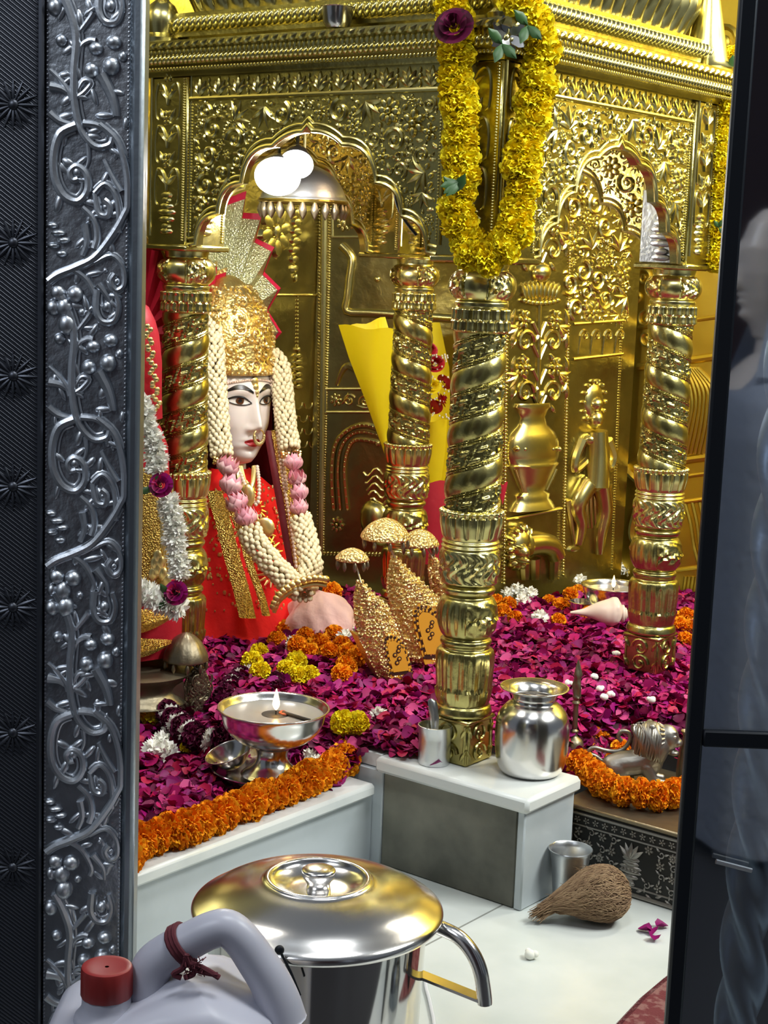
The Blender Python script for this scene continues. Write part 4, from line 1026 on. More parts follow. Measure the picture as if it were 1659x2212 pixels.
mb=MB();loft2(mb,[(q2(x,y)+HD*-.01,a,b) for x,y,a,b in ((262,634,.004,.004),(262,642,.03,.03),(262,660,.058,.056),(262,690,.072,.072),(262,720,.08,.08),(264,780,.084,.085),(268,850,.080,.08),(275,900,.075,.075))]);mb.build('head_cloth','cloth_crimson',s2,ang=180)
mb=MB()
for i in range(26):ell(mb,q2(318+6*sin(i*1.7)+i*.9,705+i*7.2,3.29),.006,.004,.006,tuple(CR0),tuple(HD),(0,0,1),7,5)
mb.build('gold_spangles','gold_fine',s2)
for pts,w,m in (([(318,1010),(326,1080),(334,1150),(332,1220),(322,1290)],.026,'sequin'),([(350,1130),(352,1180),(356,1230),(352,1260)],.007,'gold_fine'),([(338,1080),(352,1140),(360,1200),(366,1250)],.005,'gold_fine')):
    mb=MB();ribbon(mb,[p-I2 for p in pth(pts,3.25)],w);mb.build('gold_border',m,s2)
mb=MB()
for x,y in ((340,1230),(346,1215),(334,1217),(340,1202),(330,1240),(352,1240),(360,1255)):ell(mb,q2(x,y,3.24),.010,.005,.016,tuple(CR0),tuple(HD),(0,0,1),8,6)
mb.build('gold_applique','gold_fine',s2)
for (y0,y1,x1,w) in ((1315,1372,384,.016),(1378,1425,372,.02)):
    mb=MB();P=[];n=18
    for i in range(n):
        t=i/(n-1);a=at(lerp(270,x1,t),lerp(y1,y0+10,t**2.0),hd=3.22+.05*t)-I2;b=at(lerp(270,x1,t),lerp(y0,y0+4,t**1.5),hd=3.24+.05*t)-I2
        for k in range(6):
            s=k/5;P.append(lerp(a,b,s)-HD*.02*sin(PI*s))
    mb.grid(P,n,6);mb.build('sequined_hem','sequin',s2)
mB_=MB();mA=MB();c=q2(300,720,3.50)
fan(mA,mB_,c,.105,.21,.02,.03,10,R_(-75),R_(140),V(*(-HD)),.010,ey=CR0);
fo=mA.build('pleated_fan','cloth_crimson',s2,ang=12);mB_.build('fan_border','gold',fo,ang=12)
mb=MB();lathe(mb,smooth2([V(.001,0),V(.10,0),(.105,.01),(.09,.03),(.10,.05),(.115,.062),(.112,.07),(.001,.072)],3),48,q2(298,1490,3.30)+V(0,0,-.0)-Z3*.02)
mb.build('silver_base','tarnish',s2)
# ================================================================ VESSELS AND OFFERINGS
def pxr(px_,loc):  # metres for a pixel length at a place
    return px_*float((np.array(loc)-CAM)@CF)/FPX
def turned(name,label,cat,loc,parts,group=None,ns=48):
    t=thing(name,label,cat,loc,0,group)
    for nm,m,prof,k in parts:
        mb=MB();lathe(mb,smooth2([V(*p) for p in prof],k) if k>1 else prof,ns);mb.build(nm,m,t)
    return t
def flame(parent,loc,s=1):
    mb=MB();lathe(mb,smooth2([V(.0006,0),V(.0045,.006),V(.0055,.012),V(.0035,.022),V(.0004,.034)],4),14);o=mb.build('flame','flame',parent,loc);o.scale=(s,s,s)
    o2=MB();lathe(o2,[(.0015,-.012),(.0015,.003),(.0003,.004)],8);w=o2.build('wick','soot',parent,loc);return o
# --- pedestal oil lamp in front
L0=at(587,1672,z=.196)
dl=thing('oil_lamp','large silver pedestal oil lamp burning in front beside the orange marigold garland','lamp',L0)
u=pxr(1,L0)
mb=MB();lathe(mb,smooth2([V(.001,.0),V(62*u,0),V(64*u,.004),(56*u,.010),(40*u,.022),(33*u,.036),(36*u,.050),(44*u,.058),(80*u,.072),(104*u,.095),(113*u,.122),(118*u,.130),(121*u,.1315),(120*u,.1335),(116*u,.132),(111*u,.124),(108*u,.120)],4),72)
mb.build('bowl','steel',dl)
mb=MB();lathe(mb,[(.0,.1195),(50*u,.1195),(109.5*u,.1195)],64);mb.build('oil','oil',dl)
mb=MB();lathe(mb,[(.0,.1197),(14*u,.1215),(30*u,.120)],24,tuple(CR0*.004-HD*.002));mb.build('soot_patch','soot',dl)
mb=MB();tube(mb,[CR0*.018-HD*.002+Z3*.124,CR0*.045-HD*.022+Z3*.123,CR0*.072-HD*.045+Z3*.123],.0035,8);mb.build('burnt_stick','soot',dl)
mb=MB();
for i in range(7):ell(mb,CR0*(.003*sin(i*2)+.018)+HD*(.008*cos(i*2.3))+Z3*.122,.007,.005,.003,ns=7,nr=5)
mb.build('ember_petals','wick',dl)
flame(dl,tuple(CR0*.005-HD*.004+Z3*.128),1.25)
# --- tray under it, small bowl
T0=at(582,1668,z=.190)
tr=thing('steel_tray','round steel tray under the large oil lamp','tray',T0)
mb=MB();k=pxr(1,T0);lathe(mb,[(.001,0),(112*k,0),(126*k,.012),(129*k,.012),(129*k,.0135),(125*k,.0135),(111*k,.0015),(.001,.0015)],64);mb.build('plate','steel',tr)
B0=at(502,1668,z=.198)+HD*.03
bw=turned('steel_bowl','small steel bowl tilted behind the foot of the large oil lamp','bowl',B0,[('bowl','steel',[(.001,.004),(.02,.004),(.036,.018),(.046,.034),(.0475,.0345),(.0465,.036),(.044,.034),(.034,.019),(.018,.006),(.001,.006)],3)])
bw.rotation_euler=(R_(18),R_(-10),0)
# --- cup with spoon
C0=at(937,1648,z=ZT);u=pxr(1,C0)
turned('steel_cup','straight silver cup with a spoon in it on the marble corner','cup',C0,[('cup','steel_matte',[(.001,.0008),(34*u,.0008),(34.5*u,.003),(35*u,.05),(36.5*u,.0755),(37.5*u,.0765),(36*u,.077),(34.2*u,.075),(33*u,.01),(.001,.004)],1)])
sp=thing('spoon','flat silver spoon handle standing in the straight cup','spoon',C0+Z3*.012)
mb=MB();P=[];pts=[(0,0),(.002,.04),(.0,.075),(-.003,.095),(-.006,.108),(-.008,.112)];wd=[.004,.006,.0085,.0095,.0085,.003]
for (a,z),w in zip(pts,wd):
    for s in (-1,-.5,0,.5,1):P.append(CR0*(s*w+a-.002)+HD*(.003*s*s+.002-a)+Z3*z)
for (a,z),w in zip(pts,wd):
    for s in (-1,-.5,0,.5,1):P.append(CR0*(s*w+a-.002)+HD*(.003*s*s+.0035-a)+Z3*z)
mb.grid(P[:30],6,5);mb.grid(P[30:],6,5);mb.build('handle','steel_matte',sp)
# --- lota
W0=at(1145,1668,z=ZT);u=pxr(1,W0)
turned('water_pot','round bellied silver water pot with a flared rim on the marble corner','pot',W0,[('pot','steel',[(.001,.001),(52*u,.001),(66*u,.006),(74*u,.022),(79*u,.05),(80*u,.085),(77*u,.108),(70*u,.122),(58*u,.134),(50*u,.140),(47*u,.146),(49*u,.152),(58*u,.162),(70*u,.1665),(74*u,.1675),(73*u,.1695),(66*u,.1675),(55*u,.163),(46*u,.153),(44*u,.144),(56*u,.12),(70*u,.08),(.001,.01)],4)],ns=72)
# --- hand bell behind it
E0=at(1237,1648,z=.153);u=pxr(1,E0)
be=turned('hand_bell','tall brass hand bell with a figured handle behind the silver water pot','bell',E0,[('bell','tarnish',[(.001,.001),(38*u,.001),(36*u,.008),(27*u,.020),(23*u,.036),(18*u,.050),(8*u,.058),(6*u,.064),(.001,.066)],3)],ns=40)
mb=MB();lathe(mb,smooth2([V(.001,.062),V(7*u,.064),V(9*u,.070),(5*u,.074),(6*u,.08),(5.5*u,.125),(9*u,.13),(6*u,.136),(9*u,.142),(8*u,.150),(9.5*u,.168),(7*u,.180),(9*u,.190),(6.5*u,.202),(3.5*u,.214),(.001,.222)],3),28,mod=lambda r,z,q:r*(1+(.16*cos(q*3+z*120) if z>.142 else 0)));mb.build('handle','tarnish',be)
# --- tumbler on floor
G0=at(1226,1948,z=0);u=pxr(1,G0)
turned('steel_tumbler','plain steel tumbler on the floor beside the coconut','tumbler',G0,[('cup','steel_matte',[(.001,.0008),(31*u,.0008),(32.5*u,.003),(39*u,.07),(43*u,.096),(47*u,.1035),(48*u,.1045),(47*u,.106),(44.5*u,.1045),(41*u,.094),(37*u,.07),(30*u,.006),(.001,.004)],1)],ns=56)
# --- coconut
K0=at(1285,1990,z=0);K0=K0+Z3*.0
ck=thing('coconut','brown husk-fibre coconut with a pointed tuft on the marble floor','coconut',K0)
ka=-CR0*.985-HD*.17;ka=ka/np.linalg.norm(ka);kb=np.cross(Z3,ka)
mb=MB();P=[];prof=[(-.062,.006),(-.058,.024),(-.04,.044),(-.015,.0525),(.015,.048),(.04,.036),(.065,.023),(.085,.013),(.098,.004)]
pr=smooth2([V(*p) for p in prof],3)
def cok(x,r,q,e=0):
    rr=r+e;h=.051-.012*max(0,(x-.02)/.08)-.012*max(0,x-.03)*8
    return ka*x+kb*(rr*cos(q))+Z3*(max(.004,h+rr*sin(q)*.98))
for x,r in pr:
    for j in range(40):P.append(cok(x,r,2*PI*j/40,.0012*sin(j*7)))
mb.grid(P,len(pr),40,False,True);mb.build('nut','coir',ck,ang=180)
mb=MB();rg=random.Random(2);xs=[p[0] for p in pr];rs=[p[1] for p in pr]
for i in range(620):
    q=rg.uniform(-.5,PI+.5);x0=rg.uniform(-.06,.05);L=rg.uniform(.03,.07);dq=rg.uniform(-.5,.5);pts=[]
    for k in range(6):
        x=min(.112,x0+L*k/5);pts.append(cok(x,float(np.interp(x,xs,rs)),q+dq*k/5+.05*sin(k*3+i),.0012+rg.uniform(0,.0022)))
    tube(mb,pts,[.0009,.0011,.0011,.001,.0009,.0005],4)
for i in range(130):
    q=rg.uniform(-.6,PI+.6);a=cok(.055,.026*rg.uniform(.3,1),q);b=ka*rg.uniform(.098,.125)+kb*rg.uniform(-.014,.014)+Z3*rg.uniform(.005,.026);c=(a+b)/2+Z3*rg.uniform(-.003,.006);tube(mb,[a,c,b],[.0012,.0013,.0006],4)
for i in range(26):
    q=rg.uniform(0,PI);x=rg.uniform(-.05,.07);a=cok(x,float(np.interp(x,xs,rs)),q,.001);d=V(rg.uniform(-1,1),rg.uniform(-1,1),rg.uniform(0,1))*.012;tube(mb,[a,a+d*.6+ka*.006,a+d+ka*.016],[.0005,.0005,.0003],3)
mb.build('husk_fibre','coir',ck)
# --- big pot with lid
PC=at(686,1962,hd=1.96);u=pxr(1,PC)
pot=thing('steel_drum','large stainless steel drum on the floor beside the white can','drum',PC*V(1,1,0))
zl=PC[2];mb=MB();lathe(mb,[(.001,.001),(212*u,.001),(216*u,.006),(238*u,zl-.012),(246*u,zl-.008),(247*u,zl-.003),(240*u,zl-.002),(232*u,zl-.012),(.001,zl-.05)],128);mb.build('body','steel_mirror',pot)
mb=MB();lathe(mb,smooth2([V(252*u,zl-.010),V(266*u,zl-.007),V(272*u,zl-.001),(268*u,zl+.005),(250*u,zl+.012),(215*u,zl+.024),(160*u,zl+.035),(122*u,zl+.040),(113*u,zl+.0435),(104*u,zl+.043),(96*u,zl+.036),(70*u,zl+.028),(40*u,zl+.025),(.0005,zl+.024)],4),128)
ld=mb.build('lid','steel',pot);mb=MB();lathe(mb,smooth2([V(.0005,.018),V(26*u,.018),V(25*u,.026),(27*u,.032),(35*u,.040),(37*u,.046),(34*u,.050),(18*u,.0525),(.0005,.053)],3),40,(0,0,zl+.004));mb.build('knob','steel',ld)
hp=lambda x,y,dh=0:at(x,y,hd=1.96+dh)-np.array(pot.location)
def handle(mb,f):
    tube(mb,f,.0092,12)
pts=[(915,1992),(950,2004),(990,2024),(1020,2058),(1038,2100),(1046,2150),(1047,2168)]
q=[p-np.array(pot.location) for p in pth(pts,[1.97,1.95,1.935,1.925,1.92,1.92,1.92],5)]
mb=MB();tube(mb,q,.0098,12);mb.build('handle','steel',pot)
mb=MB();a=hp(900,2105,.0);b=hp(1062,2170,-.04);d=b-a
for t0,t1 in ((0,1),):
    P=[];n=14
    for i in range(n):
        t=i/(n-1);c=a+d*t;w=.012 if t<.9 else .012*math.sqrt(max(.02,1-((t-.9)/.1)**2))
        for s,z in ((-1,0),(-1,.004),(1,.004),(1,0)):P.append(c+HD*(s*w)+Z3*z)
    mb.grid(P,n,4,False,True)
mb.build('handle_bracket','steel',pot)
mb=MB();f=lambda x,y:hp(x,y,-.165)
ell(mb,f(604,2052),.006,.004,.006,tuple(CR0),tuple(HD),(0,0,1),12,8);tube(mb,[f(606,2056),f(628,2100),f(648,2150)],.0018,6);mb.build('bail_lug','black_metal',pot)
# --- power cord
cb=thing('power_cord','thin white cord on the floor beside the steel drum','cord',at(915,2150,z=0))
c0=np.array(cb.location);pts=[at(x,y,z=.004)-c0 for x,y in ((820,2115),(905,2100),(922,2140),(932,2180),(938,2215),(935,2260),(900,2300))];P=[pts[0]]+pts+[pts[-1]]
mb=MB();q=[]
for i in range(1,len(P)-2):
    for j in range(6):
        t=j/6;a,b,c,d=P[i-1:i+3];q.append(.5*(2*b+(c-a)*t+(2*a-5*b+4*c-d)*t*t+(3*b-a-3*c+d)*t**3))
tube(mb,q,.0032,8);mb.build('cable','cord',cb)
# --- jerrycan
JH=1.58
jc=thing('jerrycan','white plastic jerrycan with a red cap and a maroon string tied to its handle','jerrycan',at(370,2170,hd=JH)*V(1,1,0))
j0=np.array(jc.location);jp=lambda x,y,w=0:at(x,y,hd=JH+w)-j0
zt_=jp(200,2175)[2];ul=float((jp(95,2180)-jp(370,2180))@CR0);ur=float((jp(628,2180)-jp(370,2180))@CR0)
cxm=float(jp(370,2180)@CR0)
mb=MB();P=[];nzj=26
def sq(q,a,b,e=.28):
    c,s=cos(q),sin(q);return a*np.sign(c)*abs(c)**e,b*np.sign(s)*abs(s)**e
lev=[(0,.94),(.004,.98),(.012,1),(zt_-.07,1),(zt_-.045,.995),(zt_-.025,.97),(zt_-.010,.92),(zt_-.002,.85),(zt_,.76),(zt_+.0005,.4),(zt_+.0005,.01)]
for z,k in lev:
    for j in range(64):
        a,b=sq(2*PI*j/64,(ur-ul)/2*k,.088*k);u_=a+(ul+ur)/2+cxm
        hump=0
        if z>zt_-.06:
            f=(z-(zt_-.06))/.06;t=(a/((ur-ul)/2)+1)/2
            hump=f*(.052*math.exp(-((t-.62)/.26)**2))*max(.0,1-(b/.088)**2*.55)
        P.append(CR0*u_+HD*b+Z3*(z+hump))
mb.grid(P,len(lev),64,False,True);body=mb.build('body','plastic_white',jc,ang=180)
pts=[(330,2165),(322,2125),(332,2085),(365,2056),(410,2032),(455,2010),(490,2005),(522,2030),(552,2072),(580,2115),(600,2160),(612,2205)]
q=[p-j0 for p in pth(pts,JH-.01,5)]
n=len(q);mb=MB();tube(mb,q,[.0195+.006*abs(i/(n-1)*2-1)**2 for i in range(n)],18);mb.build('handle','plastic_white',jc,ang=180)
c=jp(230,2190,-.03)
mb=MB();lathe(mb,smooth2([V(.034,-.03),V(.034,-.004),V(.030,.003),(.026,.010),(.0255,.02),(.0255,.03)],3),40,c);mb.build('neck','plastic_white',jc)
u=pxr(1,c+j0)
mb=MB();h0=float(jp(228,2148,-.03)[2]-c[2]);h1=float(jp(228,2085,-.03)[2]-c[2])
lathe(mb,[(52*u,h0),(53*u,h0+.001),(52.5*u,h1-.004),(51*u,h1-.001),(46*u,h1),(38*u,h1-.001),(.001,h1-.0015)],72,c,mod=lambda r,z,q:r+.0012+(.0005*(abs(sin(q*30))-.5) if z<h1-.003 and r>.01 else 0));mb.build('cap','plastic_red',jc)
mb=MB();cc=jp(392,2042,-.012);tg=(jp(455,2010)-jp(365,2056));tg/=np.linalg.norm(tg);nrm=np.cross(tg,HD);nrm/=np.linalg.norm(nrm)
for k in range(3):
    pts=[cc+tg*(.004*k-.004+.002*sin(a*2))+(HD*cos(a)+nrm*sin(a))*.0215 for a in np.linspace(0,2*PI,18)[:-1]];tube(mb,pts,.0028,6,True)
for pts in ([(402,2062),(412,2085),(430,2098),(470,2106)],[(404,2062),(396,2090),(375,2104),(392,2112)],[(400,2066),(420,2100),(398,2112)],[(410,2080),(440,2092),(474,2112)]):
    tube(mb,[p-j0 for p in pth(pts,JH-.045,5)],.0030,6)
rg=random.Random(5)
for i in range(60):
    a=jp(rg.uniform(395,440),rg.uniform(2075,2106),-.046);d=V(rg.uniform(-1,1),rg.uniform(-1,1),rg.uniform(-1,1))*.007;tube(mb,[a,a+d],.0006,3)
mb.build('tied_string','yarn',jc)
# --- rug corner at lower right
rgp=[at(x,y,z=.0)*V(1,1,0) for x,y in ((1335,2230),(1395,2165),(1450,2118),(1520,2075),(1800,2250),(1500,2500))]
ru=thing('rug','woven maroon rug corner on the marble floor at the lower right','rug',rgp[2])
mb=MB();r0=np.array(ru.location);n=len(rgp);mb.add([p-r0+Z3*.001 for p in rgp]+[p-r0+Z3*.007 for p in rgp],[tuple(range(n)),tuple(range(n,2*n))]+[(i,(i+1)%n,n+(i+1)%n,n+i) for i in range(n)]);mb.build('pile','carpet',ru)
mb=MB()
for i in range(60):
    a=lerp(rgp[0],rgp[3],i/59.)-r0 if False else None
e=[rgp[0],rgp[1],rgp[2],rgp[3]]
for k in range(3):
    for i in range(26):
        a=lerp(e[k],e[k+1],i/26)-r0+Z3*.006;d=(e[k+1]-e[k]);d/=np.linalg.norm(d);nn=np.cross(Z3,d);nn=nn if nn@(np.array((-.3,.3,0)))>0 else -nn
        tube(mb,[a,a+nn*.006-Z3*.002,a+nn*.012-Z3*.004],[.0015,.0012,.0006],4)
mb.build('fringe','carpet',ru)
# --- steel bowl up on the cornice ledge
U0=V(*(at(728,66,Y=Y0-.03)))
U0[2]=Z2+.0015
turned('steel_katori','small steel bowl standing on the canopy ledge','bowl',U0,[('bowl','steel',[(.001,.001),(.02,.001),(.027,.01),(.031,.038),(.0325,.039),(.031,.04),(.026,.012),(.001,.004)],1)])
# --- far oil bowl, metal dish and conch
F0=at(1322,1318,z=.262);u=pxr(1,F0)
fd_=turned('oil_lamp','round silver oil lamp burning at the back beside the right pillar','lamp',F0,[('bowl','steel',[(.001,.0),(26*u,0),(30*u,.004),(50*u,.02),(62*u,.045),(68*u,.066),(70*u,.068),(69*u,.070),(65*u,.067),(60*u,.05)],3),('oil','oil',[(.0,.055),(30*u,.055),(62*u,.055)],1)],ns=56)
flame(fd_,(.0,0,.062),1.0)
D0=at(1262,1322,z=.258)
turned('steel_dish','shallow steel dish half sunk in petals beside the conch','dish',D0,[('dish','steel',[(.001,.001),(.03,.001),(.038,.012),(.04,.028),(.041,.029),(.039,.0295),(.036,.013),(.001,.004)],1)])
S0=at(1295,1352,z=.262)
cs=thing('conch_shell','white conch shell lying on the petals beside the right pillar','shell',S0)
mb=MB();P=[];n=44;sa=CR0*.98-HD*.12
for i in range(n):
    t=i/(n-1);x=lerp(-.078,.062,t);r=interp([(0,.003),(.25,.010),(.45,.022),(.65,.035),(.78,.040),(.88,.034),(.94,.022),(1,.002)],t)
    for j in range(36):
        q=2*PI*j/36;sp_=1+.05*sin(q-t*14)+(.10*max(0,cos(q*5))*g(t,.86,.05));P.append(sa*x+HD*(r*cos(q)*sp_)+Z3*(.034+r*sin(q)*sp_*.95-.004*(1-t)+.006*sin(t*2)))
mb.grid(P,n,36,False,True);mb.build('shell_body','shell',cs,ang=180)
mb=MB();
for k in range(3):
    rr=(.020,.013,.007)[k];pts=[sa*(.058+.006*k)+HD*(rr*cos(a))+Z3*(.036+rr*sin(a)) for a in np.linspace(0,2*PI,16)[:-1]];tube(mb,pts,.004,6,True)
mb.build('spire','shell',cs,ang=180)
# --- lion figurine
N0=at(1378,1690,z=.1525)
li=thing('lion_figurine','dark silver lion figurine crouching on the embossed pedestal','figurine',N0)
u=pxr(1,N0);lp_=lambda x,y,w=0:CR0*((x-1378)*u)+Z3*((1690-y)*u*1.02)+HD*w
mb=MB()
def chain(mb,pts,ns=16):
    P=[];k=len(pts)
    tube(mb,[lp_(x,y,w) for x,y,w,r in pts],[r*u for x,y,w,r in pts],ns)
    for x,y,w,r in (pts[0],pts[-1]):ell(mb,lp_(x,y,w),r*u,r*u,r*u,ns=14,nr=10)
sm=lambda L:[tuple(p) for p in smooth2([V(*q) for q in L],4)]
chain(mb,sm([(1322,1656,0,26),(1345,1650,0,28),(1375,1645,0,29),(1400,1630,0,32),(1410,1605,0,33)]))
for w in (-.016,.016):
    ell(mb,lp_(1330,1662,w),25*u,.012,24*u,tuple(CR0),tuple(HD),(0,0,1),14,10)
    chain(mb,sm([(1332,1674,w,12),(1352,1683,w*1.1,9),(1366,1684,w*1.1,7)]),10);chain(mb,sm([(1390,1650,w,16),(1400,1668,w,14),(1412,1680,w*1.1,11),(1432,1683,w*1.1,8)]),10)
ell(mb,lp_(1400,1598,0),38*u,33*u,44*u,tuple(CR0),tuple(HD),(0,0,1),22,16)
ell(mb,lp_(1400,1640,0),30*u,28*u,36*u,tuple(CR0),tuple(HD),(0,0,1),18,12)
ell(mb,lp_(1434,1590,0),26*u,23*u,30*u,tuple(CR0),tuple(HD),(0,0,1),18,12)
ell(mb,lp_(1455,1599,0),14*u,16*u,11*u,tuple(CR0),tuple(HD),(0,0,1),14,10);ell(mb,lp_(1451,1622,0),12*u,13*u,7*u,tuple(CR0),tuple(HD),(0,0,1),14,10)
for w in (-.017,.017):ell(mb,lp_(1398,1566,w),9*u,7*u,11*u,tuple(CR0),tuple(HD),(0,0,1),10,8)
for w in (-.012,.012):ell(mb,lp_(1445,1574,w),8*u,5*u,4*u,tuple(CR0),tuple(HD),(0,0,1),10,8)
bo=mb.build('body','pewter',li,ang=180)
md_=bo.modifiers.new('remesh','REMESH');md_.mode='VOXEL';md_.voxel_size=.0022;md_.use_smooth_shade=True
md_=bo.modifiers.new('smooth','SMOOTH');md_.factor=.5;md_.iterations=3
mb=MB();rg=random.Random(6)
for s in (-1,1):
    for i in range(13):
        dx=-40+i*3.9+rg.uniform(-1,1);k_=math.sqrt(max(.15,1-(dx/40)**2));pts=[]
        for th in np.linspace(1.45,-1.05,9):
            pts.append(lp_(1400+dx+3*sin(th*5+i)+(1.45-th)*4,1604-46*sin(th)*(.75+.25*k_),s*(34*u*cos(th)*k_+2.5*u)))
        tube(mb,pts,[2*u,3.2*u,3.8*u,4*u,4*u,3.8*u,3.4*u,2.6*u,1*u],7)
for i in range(12):
    a=R_(-70+i*20);c=lp_(1428+4*cos(a)*0,1590,0)+Z3*(27*u*sin(a));pts=[lp_(1424,1590,0)+Z3*(25*u*sin(a))+HD*(-24*u*cos(a)),lp_(1414,1592,0)+Z3*(32*u*sin(a))+HD*(-31*u*cos(a))];tube(mb,pts,[3.4*u,4.2*u],7)
mb.build('mane','pewter',li)
mb=MB();pts=sm([(1305,1655,0,6),(1285,1640,0,6),(1268,1634,0,6),(1280,1622,0,6),(1310,1628,0,6),(1340,1626,0,6),(1357,1605,0,6),(1355,1588,0,6),(1340,1584,0,6),(1332,1596,0,6),(1340,1606,0,5)])
tube(mb,[lp_(x,y,.012+(.006*i/len(pts))) for i,(x,y,w,r) in enumerate(pts)],4.6*u,10);mb.build('tail','pewter',li)
mb=MB()
for w in (-1,1):ell(mb,lp_(1447,1583,w*.0165),4.5*u,3.5*u,3.6*u,tuple(CR0),tuple(HD),(0,0,1),10,8)
for w in (-.4,.4):
    for x in (1446,1454):lathe(mb,[(2.4*u,0),(.3*u,-6*u)],8,lp_(x,1603,w*.012))
mb.build('eyes_and_teeth','steel_matte',li)
# --- copper pot at the jamb
Q0=at(1478,1688,z=.1525)
turned('copper_vase','slim brown vase at the right of the lion figurine by the dark door','vase',Q0,[('vase','tarnish',[(.001,.001),(.014,.001),(.018,.02),(.016,.05),(.012,.08),(.009,.095),(.013,.104),(.0125,.106),(.001,.09)],3)])
# --- hanging parasol and flood lamps above the statue
A0=at(655,432,hd=3.78);u=pxr(1,A0)
pa=thing('hanging_parasol','silver parasol with a fringe of drops hanging above the goddess statue','parasol',A0)
mb=MB();lathe(mb,smooth2([V(94*u,-.004),V(96*u,.0),V(93*u,.006),(88*u,.02),(76*u,.042),(56*u,.062),(32*u,.076),(10*u,.084),(8*u,.095),(3*u,.10)],4)+[V(.003,ZF1-.014-A0[2])],56,mod=lambda r,z,q:r+.0012*sin(q*28)*(r>.03));cnp=mb.build('canopy','silver_relief',pa)
mb=MB();lathe(mb,[(94*u,-.004),(90*u,.012),(70*u,.036),(40*u,.055),(.001,.062)],56);mb.build('lining','tarnish',pa)
mb=MB();tube(mb,[CR0*(93*u*cos(a))+HD*(93*u*sin(a))-Z3*.004 for a in np.linspace(0,2*PI,49)[:-1]],.005,8,True);mb.build('rim','brass_dark',pa)
mb=MB();lathe(mb,smooth2([V(.0006,.004),V(.003,.0),V(.008,-.012),(.0095,-.02),(.006,-.028),(.003,-.034),(.0005,-.038)],2),10);d0=mb.build('drop','tarnish',pa,(91*u,0,-.006))
for i in range(1,22):
    a=2*PI*i/22;copy1(d0,pa,(91*u*cos(a),91*u*sin(a),-.006))
for px_,py_,r,nm,lb in ((600,378,.046,'flood_lamp','larger bright white flood lamp under the left arch'),(640,352,.034,'flood_lamp','smaller bright white flood lamp beside the hanging parasol')):
    c=at(px_,py_,hd=3.60);t=thing(nm,lb,'lamp',c)
    ez=V(.45,-.55,-.55);ez/=np.linalg.norm(ez);exx=np.cross(ez,Z3);exx/=np.linalg.norm(exx);eyy=np.cross(ez,exx)
    def orient(mb):mb.v=[tuple(exx*p[0]+eyy*p[1]+ez*p[2]) for p in mb.v]
    mb=MB();lathe(mb,[(.001,-.05),(r*.5,-.048),(r*.8,-.03),(r*1.12,0),(r*1.12,.006),(r*1.0,.004)],40);orient(mb);mb.build('housing','steel_matte',t)
    mb=MB();lathe(mb,smooth2([V(r*1.0,.003),V(r*.8,.012),(r*.4,.018),(.0005,.02)],3),32);orient(mb);mb.build('lens','lamp_lens',t)
    mb=MB();tube(mb,[V(0,0,.0)-ez*.045,-ez*.06+Z3*.05,V(-ez[0]*.06,-ez[1]*.06,ZF1-.015-c[2])],.004,8);mb.build('bracket','black_metal',t)
    lg=bpy.data.lights.new('lamp_glow','POINT');lg.energy=6.5 if r>.04 else 3;lg.color=(1,.97,.92);lg.shadow_soft_size=r;lo=bpy.data.objects.new('lamp_glow',lg);col.objects.link(lo);lo.location=tuple(c+ez*(r+.05))
# --- black cable drooping beside the back arch
bc=thing('black_cable','thin black cable drooping along the inside edge of the left arch','cable',at(860,400,hd=3.5));b0=np.array(bc.location)
mb=MB();tube(mb,[p-b0 for p in pth([(852,385),(855,430),(868,465),(885,490),(900,508)],3.5,5)],.0035,6);mb.build('cable','black_metal',bc)
